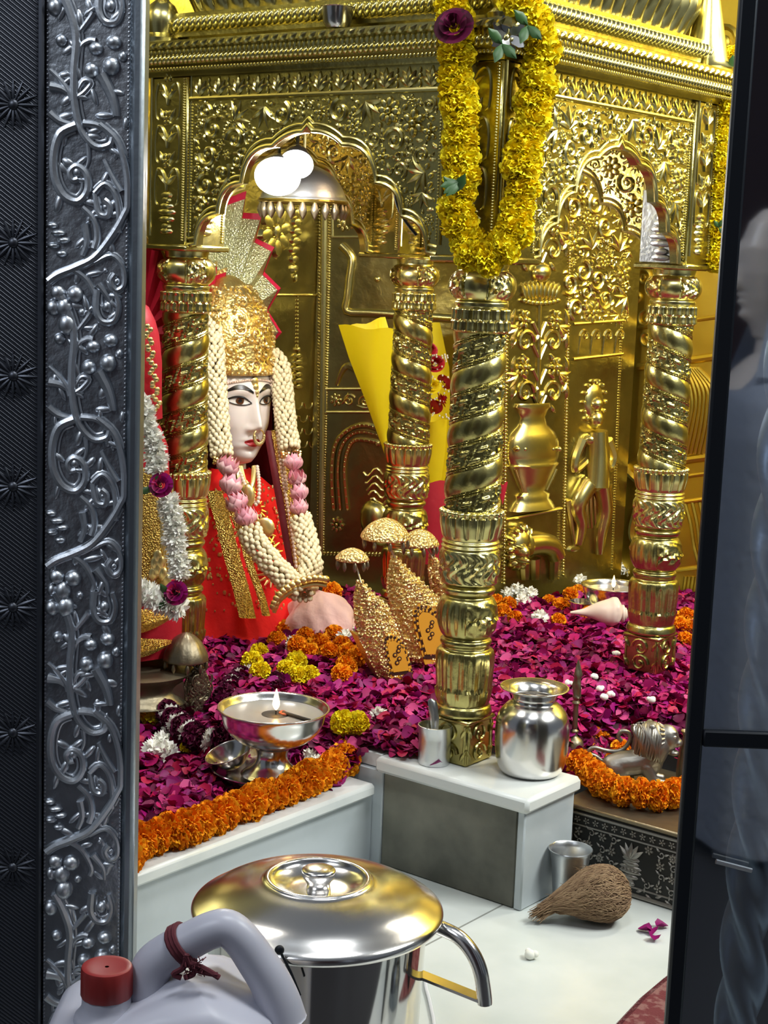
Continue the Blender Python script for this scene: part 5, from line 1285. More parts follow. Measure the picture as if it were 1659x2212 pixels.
# ================================================================ CROWN OFFERINGS
def crown_plate(label,hd,left,right,ins,rodtop,chat,yaw=.35,band=None,m='gold_emboss',cat='crown'):
    o=at((left[-1][0]+right[-1][0])/2,left[-1][1],hd=hd);t=thing('offering_crown',label,cat,o,0,'upright gold crowns' if m=='gold_emboss' else None)
    ex=CR0*cos(yaw)+HD*sin(yaw);n=np.cross(ex,Z3);n=-n if n@HD>0 else n
    fr=Fr(o,ex,Z3,n);fl_=Fr((0,0,0),ex,Z3,n)
    n_=26;nx=15;ys=np.linspace(left[0][1],left[-1][1],n_);rows=[]
    for y in ys:
        xl=float(np.interp(y,[p[1] for p in left],[p[0] for p in left]));xr=float(np.interp(y,[p[1] for p in right],[p[0] for p in right]));rows.append((atf(xl,y,fr),atf(xr,y,fr)))
    bul=lambda s:.022*(1-(2*s-1)**2)
    def pt(i,s,e=0):
        a,b=rows[i];return fl_.p(lerp(a[0],b[0],s),lerp(a[1],b[1],s),bul(s)+e)
    mb=MB();A=[pt(i,j/(nx-1)) for i in range(n_) for j in range(nx)];B=[pt(i,j/(nx-1),-.004) for i in range(n_) for j in range(nx)]
    mb.grid(A,n_,nx);mb.grid(B,n_,nx)
    for s in (0,nx-1):mb.grid([A[i*nx+s] for i in range(n_)]+[B[i*nx+s] for i in range(n_)],2,n_)
    pl_=mb.build('plate',m,t,ang=70)
    rg=random.Random(int(left[0][0]));mb=MB()
    for k in range(420):
        i=rg.randrange(1,n_);s=rg.uniform(.04,.96);c=pt(i,s,.001);r=rg.uniform(.0018,.0045)
        ell(mb,c,r,r,r*1.2,ns=6,nr=4)
    for i in range(0,n_):
        for s in (.01,.99):ell(mb,pt(i,s,.001),.0045,.0045,.005,ns=7,nr=5)
    for k in range(26):
        i=rg.randrange(4,n_-3);s=rg.uniform(.2,.8);a,b=rows[i];cu,cv=lerp(a[0],b[0],s),lerp(a[1],b[1],s)
        spiral(mb,Fr(n*(bul(s)),ex,Z3,n),cu,cv,rg.uniform(.010,.018),1.2,rg.uniform(0,6),rg.choice((1,-1)),.0022)
    mb.build('filigree',m,pl_)
    if ins:
        q=[atf(x,y,fr) for x,y in ins];n2=len(q);e=.024;mb=MB();cen=sum(q)/n2
        for kk,(sc,w) in enumerate(((1.0,e),(.84,e+.0015),(.70,e+.003))):
            pp_=[cen+(p-cen)*sc for p in q];mb.add([fl_.p(p[0],p[1],w) for p in pp_]+[fl_.p(p[0],p[1],w-.003-(.008 if kk==0 else 0)) for p in pp_],[tuple(range(n2)),tuple(range(n2,2*n2))]+[(i,(i+1)%n2,n2+(i+1)%n2,n2+i) for i in range(n2)],0 if kk!=1 else 1)
        for i in range(n2-1):
            for f_ in (.25,.75):
                p=cen+(lerp(q[i],q[i+1],f_)-cen)*.92;ell(mb,fl_.p(p[0],p[1],e+.001),.0036,.0036,.001,tuple(ex),(0,0,1),tuple(n),8,5,1)
                p=cen+(lerp(q[i],q[i+1],f_)-cen)*.77;ell(mb,fl_.p(p[0],p[1],e+.002),.0030,.0040,.001,tuple(ex),(0,0,1),tuple(n),8,5,0)
        for k in range(5):
            p=cen+V(.006*sin(k*2.2),.010*(k-2)*.9);ell(mb,fl_.p(p[0],p[1],e+.0035),.006,.006,.001,tuple(ex),(0,0,1),tuple(n),8,5,1);ell(mb,fl_.p(p[0],p[1],e+.0042),.003,.003,.001,tuple(ex),(0,0,1),tuple(n),8,5,0)
        mb.build('printed_insert',['insert_orange','insert_brown'],t)
    tip=fl_.p(*((rows[0][0]+rows[0][1])/2),bul(.5));tp=at(*rodtop,hd=hd)-o
    mb=MB();tube(mb,[tip-Z3*.01,tp],.0022,8);mb.build('rod','steel_matte',t)
    (x0,x1,yb,yt)=chat;u=pxr(1,o);R=(x1-x0)/2*u;h=(yb-yt)*u*1.0;cc=at((x0+x1)/2,yb-4,hd=hd)-o
    mb=MB();lathe(mb,smooth2([V(R*.97,-.002),V(R,.001),(R*.93,h*.25),(R*.68,h*.62),(R*.35,h*.88),(.0008,h)],3),36,cc,mod=lambda r,z,q:r*(1+.03*cos(q*12)));lathe(mb,[(R*.96,-.001),(R*.6,h*.35),(.001,h*.7)],36,cc);ch=mb.build('chattri',m,t)
    mb=MB();lathe(mb,[(.0005,.002),(.004,-.004),(.005,-.012),(.003,-.018),(.0004,-.022)],8);d=mb.build('bead_drop','tarnish',ch,tuple(cc+V(R*.9,0,-.002)))
    for i in range(1,9):a=2*PI*i/9;copy1(d,ch,tuple(cc+V(R*.9*cos(a),R*.9*sin(a),-.002)))
    if band:
        q=[atf(x,y,fr) for x,y in band];mb=MB();mb.add([fl_.p(p[0],p[1],.006) for p in q]+[fl_.p(p[0],p[1],-.05) for p in q],[(0,1,2,3),(4,7,6,5),(0,4,5,1),(1,5,6,2),(2,6,7,3),(3,7,4,0)]);mb.build('side_band',m,t)
    return t
H1=float((at(850,1460,z=.258)-CAM)@HD);H2=float((at(940,1440,z=.258)-CAM)@HD)
crown_plate('small gold crown at the left of the group leaning beside the orange marigolds',H1,[(772,1256),(765,1290),(767,1340),(780,1385),(800,1430),(828,1472)],[(782,1256),(800,1275),(835,1308),(850,1340),(870,1395),(886,1458)],[(838,1462),(826,1420),(820,1385),(824,1368),(840,1366),(858,1376),(872,1400),(882,1440),(884,1456)],(765,1208),(725,797,1212,1187),.35,[(770,1372),(792,1378),(840,1470),(822,1476)])
crown_plate('large gold crown in the middle between the small crown and the corner pillar',H2,[(846,1203),(838,1240),(836,1275),(845,1310),(862,1360),(885,1420),(900,1436)],[(854,1203),(880,1228),(915,1260),(945,1290),(962,1320),(966,1380),(968,1432)],[(910,1430),(898,1390),(886,1345),(884,1315),(896,1300),(916,1302),(938,1318),(955,1345),(960,1380),(958,1428)],(838,1168),(780,886,1166,1122),.35)
crown_plate('gold crown partly hidden behind the corner pillar',H2+.14,[(928,1200),(926,1230),(930,1260),(938,1300),(945,1340),(950,1380)],[(936,1200),(956,1230),(972,1262),(985,1300),(990,1340),(990,1380)],None,(916,1172),(866,948,1180,1146),.35)
crown_plate('tarnished brass crown with silver parasol before the statue at the left edge',float((at(425,1535,z=.21)-CAM)@HD),[(425,1440),(405,1462),(395,1490),(394,1515),(402,1540)],[(433,1440),(446,1462),(452,1490),(450,1515),(446,1540)],None,(400,1425),(352,450,1428,1368),.6,[(394,1470),(340,1500),(338,1545),(400,1542)],m='tarnish')
# ================================================================ BOUQUET behind the back pillar
bq=thing('bouquet','flower bouquet of red roses in yellow paper behind the back pillar','bouquet',V(*(at(900,1200,hd=4.28)*V(1,1,0)),.24) if False else at(900,1200,hd=4.28)*V(1,1,0)+V(0,0,.235))
q0=np.array(bq.location);bp_=lambda x,y,h:at(x,y,hd=h)-q0
def sheet(name,m,L,h0,h1,n=14,k=9,bul=.03):
    mb=MB();P=[]
    for i in range(n):
        t=i/(n-1);xl,yl=[float(np.interp(t,np.linspace(0,1,len(L[0])),[p[c] for p in L[0]])) for c in (0,1)];xr,yr=[float(np.interp(t,np.linspace(0,1,len(L[1])),[p[c] for p in L[1]])) for c in (0,1)]
        for j in range(k):
            s=j/(k-1);P.append(bp_(lerp(xl,xr,s),lerp(yl,yr,s),lerp(h0,h1,t))-HD*(bul*sin(PI*s)*(1-.6*t))+Z3*.004*sin(s*9+t*3))
    mb.grid(P,n,k);mb.grid([p+HD*.002 for p in P],n,k);return mb.build(name,m,bq,ang=60)
sheet('paper_wrap','paper_yellow',([(731,702),(755,780),(790,870),(832,985)],[(852,712),(850,790),(845,880),(842,985)]),4.20,4.24)
sheet('paper_wrap','paper_yellow',([(750,706),(772,740)],[(832,686),(850,735)]),4.25,4.22,bul=.01)
sheet('paper_wrap','paper_yellow',([(852,712),(850,900),(850,1000),(880,1100)],[(950,698),(972,800),(972,1000),(940,1100)]),4.34,4.30,bul=-.02)
sheet('paper_wrap','paper_yellow',([(890,905),(885,960),(880,1060)],[(966,908),(962,970),(950,1060)]),4.19,4.22)
sheet('ribbon_wrap','paper_red',([(875,1035),(870,1100),(880,1220)],[(962,1040),(965,1100),(955,1220)]),4.18,4.16)
sheet('ribbon_wrap','paper_red',([(1075,1045),(1080,1075)],[(1097,1043),(1086,1088)]),4.2,4.2,bul=.004)
def rose_mesh(mb,c,R,ax_=(0,-.5,.85)):
    a=np.array(ax_,float);a/=np.linalg.norm(a);e=np.cross(a,V(1,0,0));e/=np.linalg.norm(e);f=np.cross(a,e)
    for ring,(n,r,op) in enumerate(((3,.28,.12),(4,.5,.35),(5,.78,.65),(6,1,1.0))):
        for i in range(n):
            q=2*PI*(i+.4*ring)/n;P=[]
            for u_ in range(4):
                for v in range(5):
                    t=u_/3;w=(v/4-.5)*2*PI/n*1.35;rad=R*(r*.35+r*.65*t**1.2*(.55+.45*op));hh=R*(.25+.75*t)*(1-.45*op*t)+R*.12*(3-ring)
                    P.append(np.array(c)+(e*cos(q+w)+f*sin(q+w))*rad+a*hh*.9)
            mb.grid(P,4,5)
mb=MB();rose_mesh(mb,(0,0,0),.026,(.5,-.7,.5));rz=mb.build('rose','rose_red',bq,tuple(bp_(940,790,4.2)),ang=180)
for x,y in ((945,868),(938,885),(955,830),(928,880),(912,800),(925,760)):copy1(rz,bq,tuple(bp_(x,y,4.2+.01*((x+y)%3))),(0,0,x*.7),.9)
mb=MB();rose_mesh(mb,(0,0,0),.022,(.5,-.7,.5));mb.build('yellow_rose','yellow_petal',bq,tuple(bp_(936,838,4.18)),ang=180)
mb=MB();rg=random.Random(9)
for i in range(90):ell(mb,bp_(rg.uniform(900,970),rg.uniform(765,905),4.17+rg.uniform(0,.05)),.003,.003,.003,ns=5,nr=4)
mb.build('baby_breath','white_petal',bq)
# ================================================================ PETALS AND FLOWERS
def sstep(a,b,x):
    t=min(1,max(0,(x-a)/(b-a)));return t*t*(3-2*t)
def hbed(x,y):
    z=lerp(.186,.250,sstep(-.24,-.04,y))
    z+=.020*math.exp(-((x+.62)/.22)**2-((y-.45)/.22)**2)+.018*math.exp(-((x+.2)/.35)**2-((y-.75)/.3)**2)
    k=sstep(.02,.10,x)*(1-sstep(.40,.555,y));z=lerp(z,.166,k)
    z-=.014*math.exp(-(((x+.236)**2+(y+.285)**2)/.115**2)**3)
    if y<-.1:z-=.012*sstep(-.24,-.16,x)
    z+=.006*sin(x*31+y*17)+.005*sin(x*53-y*41)
    return z
def okbed(x,y):
    if x<-1.2 or x>.95 or y<-1.15:return False
    if y<-.09 and x>-.165:return False
    if x>-.062 and y<.062:return False
    if x>.088 and y<.082:return False
    if x>.135 and y<.435:return False
    if y>1.68 or (y>1.1 and x<-.70+(y-1.19)*.19+.05):return False
    if x<-.6:   # in front of the back and right walls
        if y>.90+(x+1.2)*.36 and x<-.68:return False
        if y>1.05 and x<-.62:return False
    return True
def proj(p):
    d=np.array(p)-CAM;z=d@CF;return 829.5+FPX*(d@CR)/z,1106-FPX*(d@CU)/z
def petal_bed(name,label,test,dens,seed,x0,x1,y0,y1):
    rg=random.Random(seed);mb=MB()
    st=.03;nx=int((x1-x0)/st)+1;ny=int((y1-y0)/st)+1
    for i in range(nx):
        for j in range(ny):
            xa,ya=x0+i*st,y0+j*st
            if all(okbed(xa+a*st,ya+b*st) and test(xa+a*st,ya+b*st) for a in (0,1) for b in (0,1)):
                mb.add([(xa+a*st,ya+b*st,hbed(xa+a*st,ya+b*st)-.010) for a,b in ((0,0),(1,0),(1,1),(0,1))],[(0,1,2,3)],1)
    n=int(dens*(x1-x0)*(y1-y0))
    for _ in range(n):
        x=rg.uniform(x0,x1);y=rg.uniform(y0,y1)
        if not(okbed(x,y) and test(x,y)):continue
        z=hbed(x,y)+rg.uniform(-.012,.006);q=proj((x,y,z))
        if not(60<q[0]<1850 and 1100<q[1]<2050):continue
        L=rg.uniform(.010,.0165);Wd=L*rg.uniform(.75,1.0);a=rg.uniform(0,2*PI);ti=rg.gauss(0,.55);ro=rg.gauss(0,.5);cup=rg.uniform(.12,.5)*(1 if rg.random()<.72 else -1);curl=rg.uniform(-.3,.7)
        ca,sa=cos(a),sin(a);ct,st_=cos(ti),sin(ti);cr,sr=cos(ro),sin(ro);P=[]
        for t,wf in ((0,.22),(.35,.80),(.72,1.0),(1.0,.62)):
            for s in (-1,0,1):
                u=(t-.5)*2*L*(1-.06*abs(s)*(t>.9));v=s*Wd*wf;w=cup*(v*v)/Wd+curl*L*(t-.4)**2
                v2=v*cr-w*sr;w2=v*sr+w*cr;u2=u*ct-w2*st_;w3=u*st_+w2*ct
                P.append((x+u2*ca-v2*sa,y+u2*sa+v2*ca,z+w3))
        mb.grid(P,4,3)
    return tag(mb.build(name,['rose','rose_dark'],ang=180),label,'petals',kind='stuff')
petal_bed('rose_petals','magenta rose petals spread thickly over the upper marble platform around the pillars',lambda x,y:y>=-.09,9500,1,-1.2,.95,-.09,1.7)
petal_bed('rose_petals','purple rose petals on the lower left marble ledge around the oil lamp',lambda x,y:y<-.09,9500,2,-1.1,-.16,-1.0,-.09)
# --- blossoms
def ballflower(name,m,R,n,pl,pw,seed,spiky=False,flat=1.):
    rg=random.Random(seed);mb=MB();ell(mb,(0,0,0),R*.62,R*.62,R*.62*flat,ns=12,nr=8)
    for i in range(n):
        t=1-2*(i+.5)/n;q=i*2.399963+rg.uniform(-.2,.2);d=V(math.sqrt(1-t*t)*cos(q),math.sqrt(1-t*t)*sin(q),t)
        e=np.cross(d,V(rg.uniform(-1,1),rg.uniform(-1,1),rg.uniform(-1,1)));e/=np.linalg.norm(e);f=np.cross(d,e);r=R*rg.uniform(.9,1.06);w=R*pw*rg.uniform(.8,1.2);L=R*pl
        b=d*R*.45
        if spiky:P=[b+e*w*.5,b-e*w*.5,d*r*.8+e*w+f*L*.2,d*r*.8-e*w+f*L*.2,d*r*1.05+f*L*.5]
        if spiky:
            P=[p*V(1,1,flat) for p in P];mb.add(P,[(0,1,3,2),(2,3,4)])
        else:
            P=[b+e*w*.4,b,b-e*w*.4,d*r*.88+e*w,d*r*.92+f*w*.5,d*r*.88-e*w,d*r*.98+e*w*1.05+f*L*.55,d*r*1.04+f*L*.25,d*r*.98-e*w*1.0+f*L*.6]
            P=[p*V(1,1,flat) for p in P];mb.add(P,[(0,1,4,3),(1,2,5,4),(3,4,7,6),(4,5,8,7)])
    me=mb.build(name,m,ang=180);return me
PROTO={}
for k,a in dict(yellow=('yellow_marigold','yellow_petal',.034,230,.26,.17,3),orange=('orange_marigold','orange_petal',.030,230,.26,.17,4),white=('white_chrysanthemum','white_petal',.028,110,.5,.16,5,True),crimson=('crimson_blossom','rose_dark',.026,80,.4,.34,6)).items():PROTO[k]=ballflower(*a)
used=set()
def blossom(kind,name,parent,loc,R,rot=None,sq=(1,1,1)):
    pr=PROTO[kind];base={'yellow':.034,'orange':.030,'white':.028,'crimson':.026}[kind];s=R/base
    rot=rot if rot is not None else (random.uniform(0,6),random.uniform(0,6),random.uniform(0,6))
    if kind not in used:
        used.add(kind);o=pr;o.parent=parent;o.location=tuple(map(float,loc));o.rotation_euler=rot;o.scale=(s*sq[0],s*sq[1],s*sq[2])
    else:o=copy1(pr,parent,loc,rot,(s*sq[0],s*sq[1],s*sq[2]))
    o.name=name;return o
def resample(pts,step):
    out=[np.array(pts[0])];acc=0
    for a,b in zip(pts[:-1],pts[1:]):
        a=np.array(a);b=np.array(b);L=np.linalg.norm(b-a)
        while acc+L>=step:
            t=(step-acc)/L;a=a+(b-a)*t;out.append(a);L=np.linalg.norm(b-a);acc=0
        acc+=L
    return out
def catmull(P,k=8):
    P=[P[0]]+list(P)+[P[-1]];o=[]
    for i in range(1,len(P)-2):
        a,b,c,d=[np.array(q) for q in P[i-1:i+3]]
        for j in range(k):
            t=j/k;o.append(.5*(2*b+(c-a)*t+(2*a-5*b+4*c-d)*t*t+(3*b-a-3*c+d)*t**3))
    o.append(np.array(P[-1]));return o
def garland(label,path,kind,R,step,jit=.0,flatten=.75,name='marigold_garland',alt=None,cat='garland'):
    pts=resample(path,step);o=pts[len(pts)//2];g=thing(name,label,cat,o)
    mb=MB();tube(mb,[p-o for p in path],.0016,5);mb.build('thread','yarn',g)
    for i,p in enumerate(pts):
        t=pts[min(i+1,len(pts)-1)]-pts[max(i-1,0)];qq=Vector(t).to_track_quat('Z','Y');qq.rotate(Matrix.Rotation(random.gauss(0,.18),3,'X'));rot=(qq@Matrix.Rotation(random.uniform(0,6.28),3,'Z').to_quaternion()).to_euler()
        kd=kind if not alt else alt[i%len(alt)]
        j=V(random.uniform(-jit,jit),random.uniform(-jit,jit),random.uniform(-jit,jit))
        nm={'yellow':'yellow_marigold','orange':'orange_marigold','white':'white_chrysanthemum','crimson':'crimson_blossom'}[kd]
        blossom(kd,nm,g,p-o+j,R*random.uniform(.92,1.1),rot,(1,1,flatten))
    return g,o
def leafmesh(parent,loc,L=.03,m='leaf_green',n=3):
    mb=MB();rg=random.Random(int(abs(loc[0])*1e4))
    for k in range(n):
        a=rg.uniform(0,6);d=CR0*cos(a)+Z3*sin(a)-HD*.4;e=np.cross(d,-HD);P=[]
        for t,w in ((0,.1),(.3,.8),(.6,.9),(1,.05)):
            for s in (-1,0,1):P.append(d*L*t+e*(s*w*L*.28)-HD*(.004*(1-s*s)))
        mb.grid(P,4,3)
    return mb.build('leaf',m,parent,loc,ang=180)
# yellow garland draped on the corner
YS=-.108;XS=.100
P=[at(x,y,Y=YS) for x,y in ((978,-30),(985,50),(985,120),(988,190),(1000,260),(994,340),(1000,400),(990,460),(1003,515))]
P+=[at(1040,556,hd=float((at(1040,556,Y=-.10)-CAM)@HD)-.005)]
P+=[at(x,y,X=XS) for x,y in ((1098,520),(1122,450),(1128,380),(1138,310),(1150,240),(1160,170),(1166,110),(1150,50),(1110,-10))]
g1,o1=garland('yellow marigold garland draped in a loop over the near corner of the canopy',catmull(P),'yellow',.034,.030,.005,.8)
mb=MB();rose_mesh(mb,(0,0,0),.036,(.3,-.8,.4));o=mb.build('crimson_rose','rose_dark',g1,tuple(at(985,68,Y=YS-.03)-o1),ang=180);tag(o,'dark crimson rose')
for x,y in ((992,392),(985,415),(1085,95),(1140,55)):leafmesh(g1,tuple((at(x,y,Y=YS-.035) if x<1050 else at(x,y,X=XS+.03))-o1),.035)
mb=MB()
for k in range(10):
    q=2*PI*k/10;P_=[]
    for t,w in ((0,.2),(.4,1),(.8,.8),(1,.1)):
        for s in (-1,0,1):P_.append(CR0*(cos(q)*.034*t-sin(q)*s*w*.008)+Z3*(sin(q)*.034*t+cos(q)*s*w*.008)-HD*(.010*t*(1 if k%2 else .2)))
    mb.grid(P_,4,3)
o=mb.build('foil_flower','steel',g1,tuple(at(1098,76,X=.085)-o1));tag(o,'silver foil flower')
hR=float((V(.09,BY+.085,0)-CAM)@HD)
P=[at(x,y,hd=hR) for x,y in ((1496,118),(1520,135),(1552,160),(1572,230),(1566,310),(1558,390),(1556,470),(1550,540),(1545,590))]
g2,o2=garland('yellow marigold garland hanging straight down at the far right corner of the canopy',catmull(P),'yellow',.033,.030,.004,.8)
for x,y in ((1585,130),(1590,165),(1584,200)):blossom('yellow','yellow_marigold',g2,at(x,y,hd=hR+.02)-o2,.033)
leafmesh(g2,tuple(at(1578,150,hd=hR-.035)-o2),.03);leafmesh(g2,tuple(at(1552,492,hd=hR-.035)-o2),.02)
# orange garlands
P=[at(x,y,z=ZW+.028) for x,y in ((262,1848),(310,1815),(370,1800),(430,1780),(500,1750),(570,1722),(640,1696),(700,1668),(745,1640),(752,1612))]
garland('orange marigold garland laid along the white marble edge of the left ledge',catmull(P),'orange',.034,.034,.003,.66)
P=[at(x,y,z=.182) for x,y in ((1252,1652),(1290,1680),(1320,1700),(1365,1712),(1410,1718),(1450,1716),(1490,1706),(1530,1690))]
garland('orange marigold garland curving around the feet of the lion figurine',catmull(P),'orange',.029,.034,.003,.75)
# white garlands and roses on the left statue
hs=3.19
def wg(label,pts,R,step,hd=hs):return garland(label,catmull(pth(pts,hd,1)),'white',R,step,.002,.7,'chrysanthemum_garland')
wgl=[wg('upper white chrysanthemum garland on the shoulder of the statue at the left edge',[(305,870),(318,920),(334,970),(340,1020)],.026,.019),wg('middle white chrysanthemum garland hanging down beside the left twisted pillar',[(362,1085),(372,1120),(380,1170),(386,1215),(392,1255)],.026,.019),wg('lower white chrysanthemum garland crossing the lap of the statue at the left edge',[(384,1312),(350,1300),(318,1288),(285,1278)],.032,.021)]
for (x,y),g_,lb in (((352,1050),wgl[0],''),((384,1282),wgl[2],'')):
    mb=MB();rose_mesh(mb,(0,0,0),.026,(.4,-.8,.3));o=mb.build('purple_rose','rose',g_[0],tuple(at(x,y,hd=hs-.01)-g_[1]),ang=180);tag(o,'purple rose');leafmesh(g_[0],tuple(at(x-22,y+4,hd=hs-.01)-g_[1]),.03)
# crimson and white striped garlands near the lamp
P=[at(x,y,z=.225) for x,y in ((335,1500),(352,1530),(385,1562),(425,1590),(470,1600),(520,1590),(560,1570))]
garland('dark crimson garland striped with white lying behind the large oil lamp',catmull(P),None,.026,.016,.002,.5,'striped_garland',('crimson','crimson','white','crimson'))
P=[at(x,y,z=.245) for x,y in ((485,1505),(510,1470),(545,1455),(585,1462),(600,1490)) ]
garland('purple garland striped with white looped behind the rim of the oil lamp',catmull(P),None,.023,.015,.002,.5,'striped_garland',('crimson','white','crimson'))
# tuberose garland with lotus on the goddess
def hdz(L):return [at(x,y,hd=h) for x,y,h in L]
near=catmull(hdz([(462,690,3.93),(462,760,3.86),(466,840,3.81),(472,920,3.77),(480,985,3.74),(488,1010,3.73),(498,1055,3.71),(514,1095,3.69),(530,1130,3.68),(552,1172,3.66),(585,1215,3.65),(620,1252,3.64),(652,1280,3.63)]))
far=catmull(hdz([(590,770,4.0),(606,800,3.97),(612,850,3.94),(618,910,3.91),(628,975,3.88),(636,1010,3.86),(642,1040,3.85),(646,1070,3.83),(646,1105,3.81),(655,1140,3.79),(666,1185,3.74),(672,1225,3.70),(662,1262,3.66),(652,1280,3.63)]))
tg=thing('tuberose_garland','cream tuberose bud garland with pink lotus flowers hanging around the goddess statue','garland',near[-1]);t0_=near[-1]
def budtube(pts,R,r=.0068):
    mb=MB();q=resample(pts,.0105)
    for i,p in enumerate(q):
        t=q[min(i+1,len(q)-1)]-q[max(0,i-1)];t=t/(np.linalg.norm(t)+1e-9);e=np.cross(t,Z3 if abs(t[2])<.9 else V(1,0,0));e/=np.linalg.norm(e);f=np.cross(t,e)
        nn=10
        for k in range(nn):
            a=2*PI*(k+.5*(i%2))/nn+random.uniform(-.1,.1);ell(mb,p-t0_+(e*cos(a)+f*sin(a))*R*random.uniform(.92,1.08),r,r,r*1.15,tuple(e*cos(a)+f*sin(a)),tuple(np.cross(t,e*cos(a)+f*sin(a))),tuple(t),6,5)
    mb.build('bud_strand','bud',tg,ang=180)
pyof=lambda p:proj(p)[1]
budtube([p for p in near if pyof(p)<988],.022);budtube([p for p in near if pyof(p)>1142],.024)
budtube([p for p in far if pyof(p)<972],.021);budtube([p for p in far if pyof(p)>1120],.023)
mb=MB()
for ring,(n,r,h,o_) in enumerate(((5,.5,.95,0),(7,.85,.85,.3),(8,1.0,.62,.1))):
    for i in range(n):
        q=2*PI*(i+o_)/n;P_=[]
        for t in (0,.25,.5,.75,1):
            for s in (-1,-.5,0,.5,1):
                w=s*.55*sin(PI*(.12+.85*t))**.7*(1 if t<.9 else .4);rad=.037*r*(sin(PI*.5*min(1,t*1.25))*(1-.30*t));P_.append((rad*cos(q+w*1.0),rad*sin(q+w*1.0),-.020+.055*h*t+.002*(1-s*s)))
        mb.grid(P_,5,5)
lot=mb.build('lotus','pink_petal',tg,ang=180);first=True
for L_,R_l in ((((490,1012,3.715),(497,1052,3.70),(514,1090,3.685),(532,1122,3.665)),1.0),(((634,1003,3.85),(642,1036,3.84),(648,1068,3.82),(646,1100,3.80)),.85)):
    for x,y,h in L_:
        p=at(x,y,hd=h)-t0_
        if first:lot.location=tuple(p);lot.rotation_euler=(-.25,.3,0);first=False
        else:copy1(lot,tg,p,(random.uniform(-.5,.1),random.uniform(.1,.5),random.uniform(0,6)),R_l)
for pts in (near,far):
    for yy in (992,1138) if pts is near else (978,1115):
        c=min(pts,key=lambda p:abs(pyof(p)-yy))-t0_;mb=MB()
        for i in range(26):a=random.uniform(0,6.28);b=random.uniform(-.008,.008);ell(mb,c+(CR0*cos(a)+HD*sin(a))*.022+Z3*b,.005,.005,.004,ns=6,nr=4)
        mb.build('gold_ring','gold_fine',tg)
# --- loose blossoms
def loose(kind,name,label,cat,group,L,R,z=None):
    for i,(x,y) in enumerate(L):
        p=at(x,y,z=.25)
        for _ in range(3):p=at(x,y,z=(hbed(p[0],p[1])+R*.55) if z is None else z)
        o=blossom(kind,name,None,p,R*random.uniform(.9,1.12));tag(o,label,cat,group)
loose('orange','orange_marigold','orange marigold head in the heap before the pink cloth','flower','orange marigolds heaped before the pink cloth',[(630,1318),(652,1342),(615,1362),(678,1345),(700,1362),(660,1374),(642,1394),(722,1372),(598,1384),(692,1392),(618,1338),(735,1352),(585,1352),(668,1408),(712,1408)],.024)
loose('orange','orange_marigold','orange marigold head in the small cluster beside the red robe','flower','orange marigolds by the red robe',[(540,1316),(563,1298),(548,1338),(524,1332),(520,1352)],.024)
loose('orange','orange_marigold','orange marigold head in the stack left of the small gold crown','flower','orange marigolds by the crowns',[(752,1412),(748,1440),(765,1425),(738,1395),(738,1456)],.024)
loose('orange','orange_marigold','single orange marigold head lying on the pink cloth','flower',None,[(718,1278)],.024,.335)
loose('orange','orange_marigold','orange marigold head at the foot of the golden back wall','flower','orange marigolds below the golden wall',[(704,1222),(728,1236)],.022)
loose('orange','orange_marigold','orange marigold head in the petals just right of the corner pillar','flower','orange marigolds right of the corner pillar',[(1072,1300),(1098,1306),(1085,1322),(1112,1335)],.022)
loose('orange','orange_marigold','orange marigold head in the petals left of the far oil lamp','flower','orange marigolds left of the far lamp',[(1186,1300),(1212,1308),(1232,1284),(1250,1278),(1206,1340),(1274,1328)],.022)
loose('orange','orange_marigold','single orange marigold head at the back behind the far oil lamp','flower',None,[(1290,1224)],.020)
loose('orange','orange_marigold','orange marigold head right of the far right pillar by the dark door','flower','orange marigolds beside the right pillar',[(1482,1332),(1490,1358),(1480,1382),(1466,1352)],.024)
loose('orange','orange_marigold','orange marigold head scattered between the hand bell and the lion figurine','flower','orange marigolds behind the lion',[(1262,1570),(1282,1592),(1262,1604),(1300,1600),(1340,1620),(1312,1574),(1246,1588),(1350,1545),(1290,1568),(1328,1640)],.023)
loose('yellow','yellow_marigold','yellow marigold head in the clump of three behind the oil lamp','flower','yellow marigold clump of three',[(560,1408),(545,1430),(562,1452)],.024)
loose('yellow','yellow_marigold','yellow marigold head in the clump left of the gold crowns','flower','yellow marigold clump of four',[(640,1430),(618,1448),(645,1462),(668,1460)],.023)
loose('yellow','yellow_marigold','yellow marigold head in the pair right of the large oil lamp','flower','yellow marigold pair',[(742,1562),(772,1562)],.024)
loose('yellow','yellow_marigold','single yellow marigold head at the far left beside the silver jamb','flower',None,[(338,1540)],.034)
loose('yellow','yellow_marigold','tiny yellow marigold head among white flowers at the far left','flower',None,[(402,1614)],.014)
loose('white','white_chrysanthemum','white chrysanthemum among the petals at the far left below the yellow marigold','flower','white flowers at the far left',[(350,1604),(372,1584),(398,1574),(332,1622),(360,1628),(415,1592)],.024)
loose('white','white_chrysanthemum','white chrysanthemum in front of the orange marigold heap','flower',None,[(636,1392)],.024)
loose('white','white_chrysanthemum','white chrysanthemum left of the small gold crown beside the pink cloth','flower','white flowers by the pink cloth',[(738,1345),(752,1362),(728,1330),(745,1378)],.024)
loose('white','white_chrysanthemum','small white chrysanthemum left of the straight silver cup','flower',None,[(818,1545)],.02)
loose('white','white_chrysanthemum','white chrysanthemum in the petals right of the corner pillar','flower','white flowers right of the corner pillar',[(1118,1274),(1145,1284),(1096,1282),(1130,1300),(1166,1336)],.022)
loose('white','white_chrysanthemum','white chrysanthemum along the back beside the far oil lamp','flower','white flowers by the far lamp',[(1238,1240),(1254,1256),(1356,1232),(1336,1226)],.022)
loose('white','white_chrysanthemum','white chrysanthemum beside the foot of the large oil lamp on the tray','flower','white flowers on the tray',[(668,1635),(682,1650)],.018,.205)
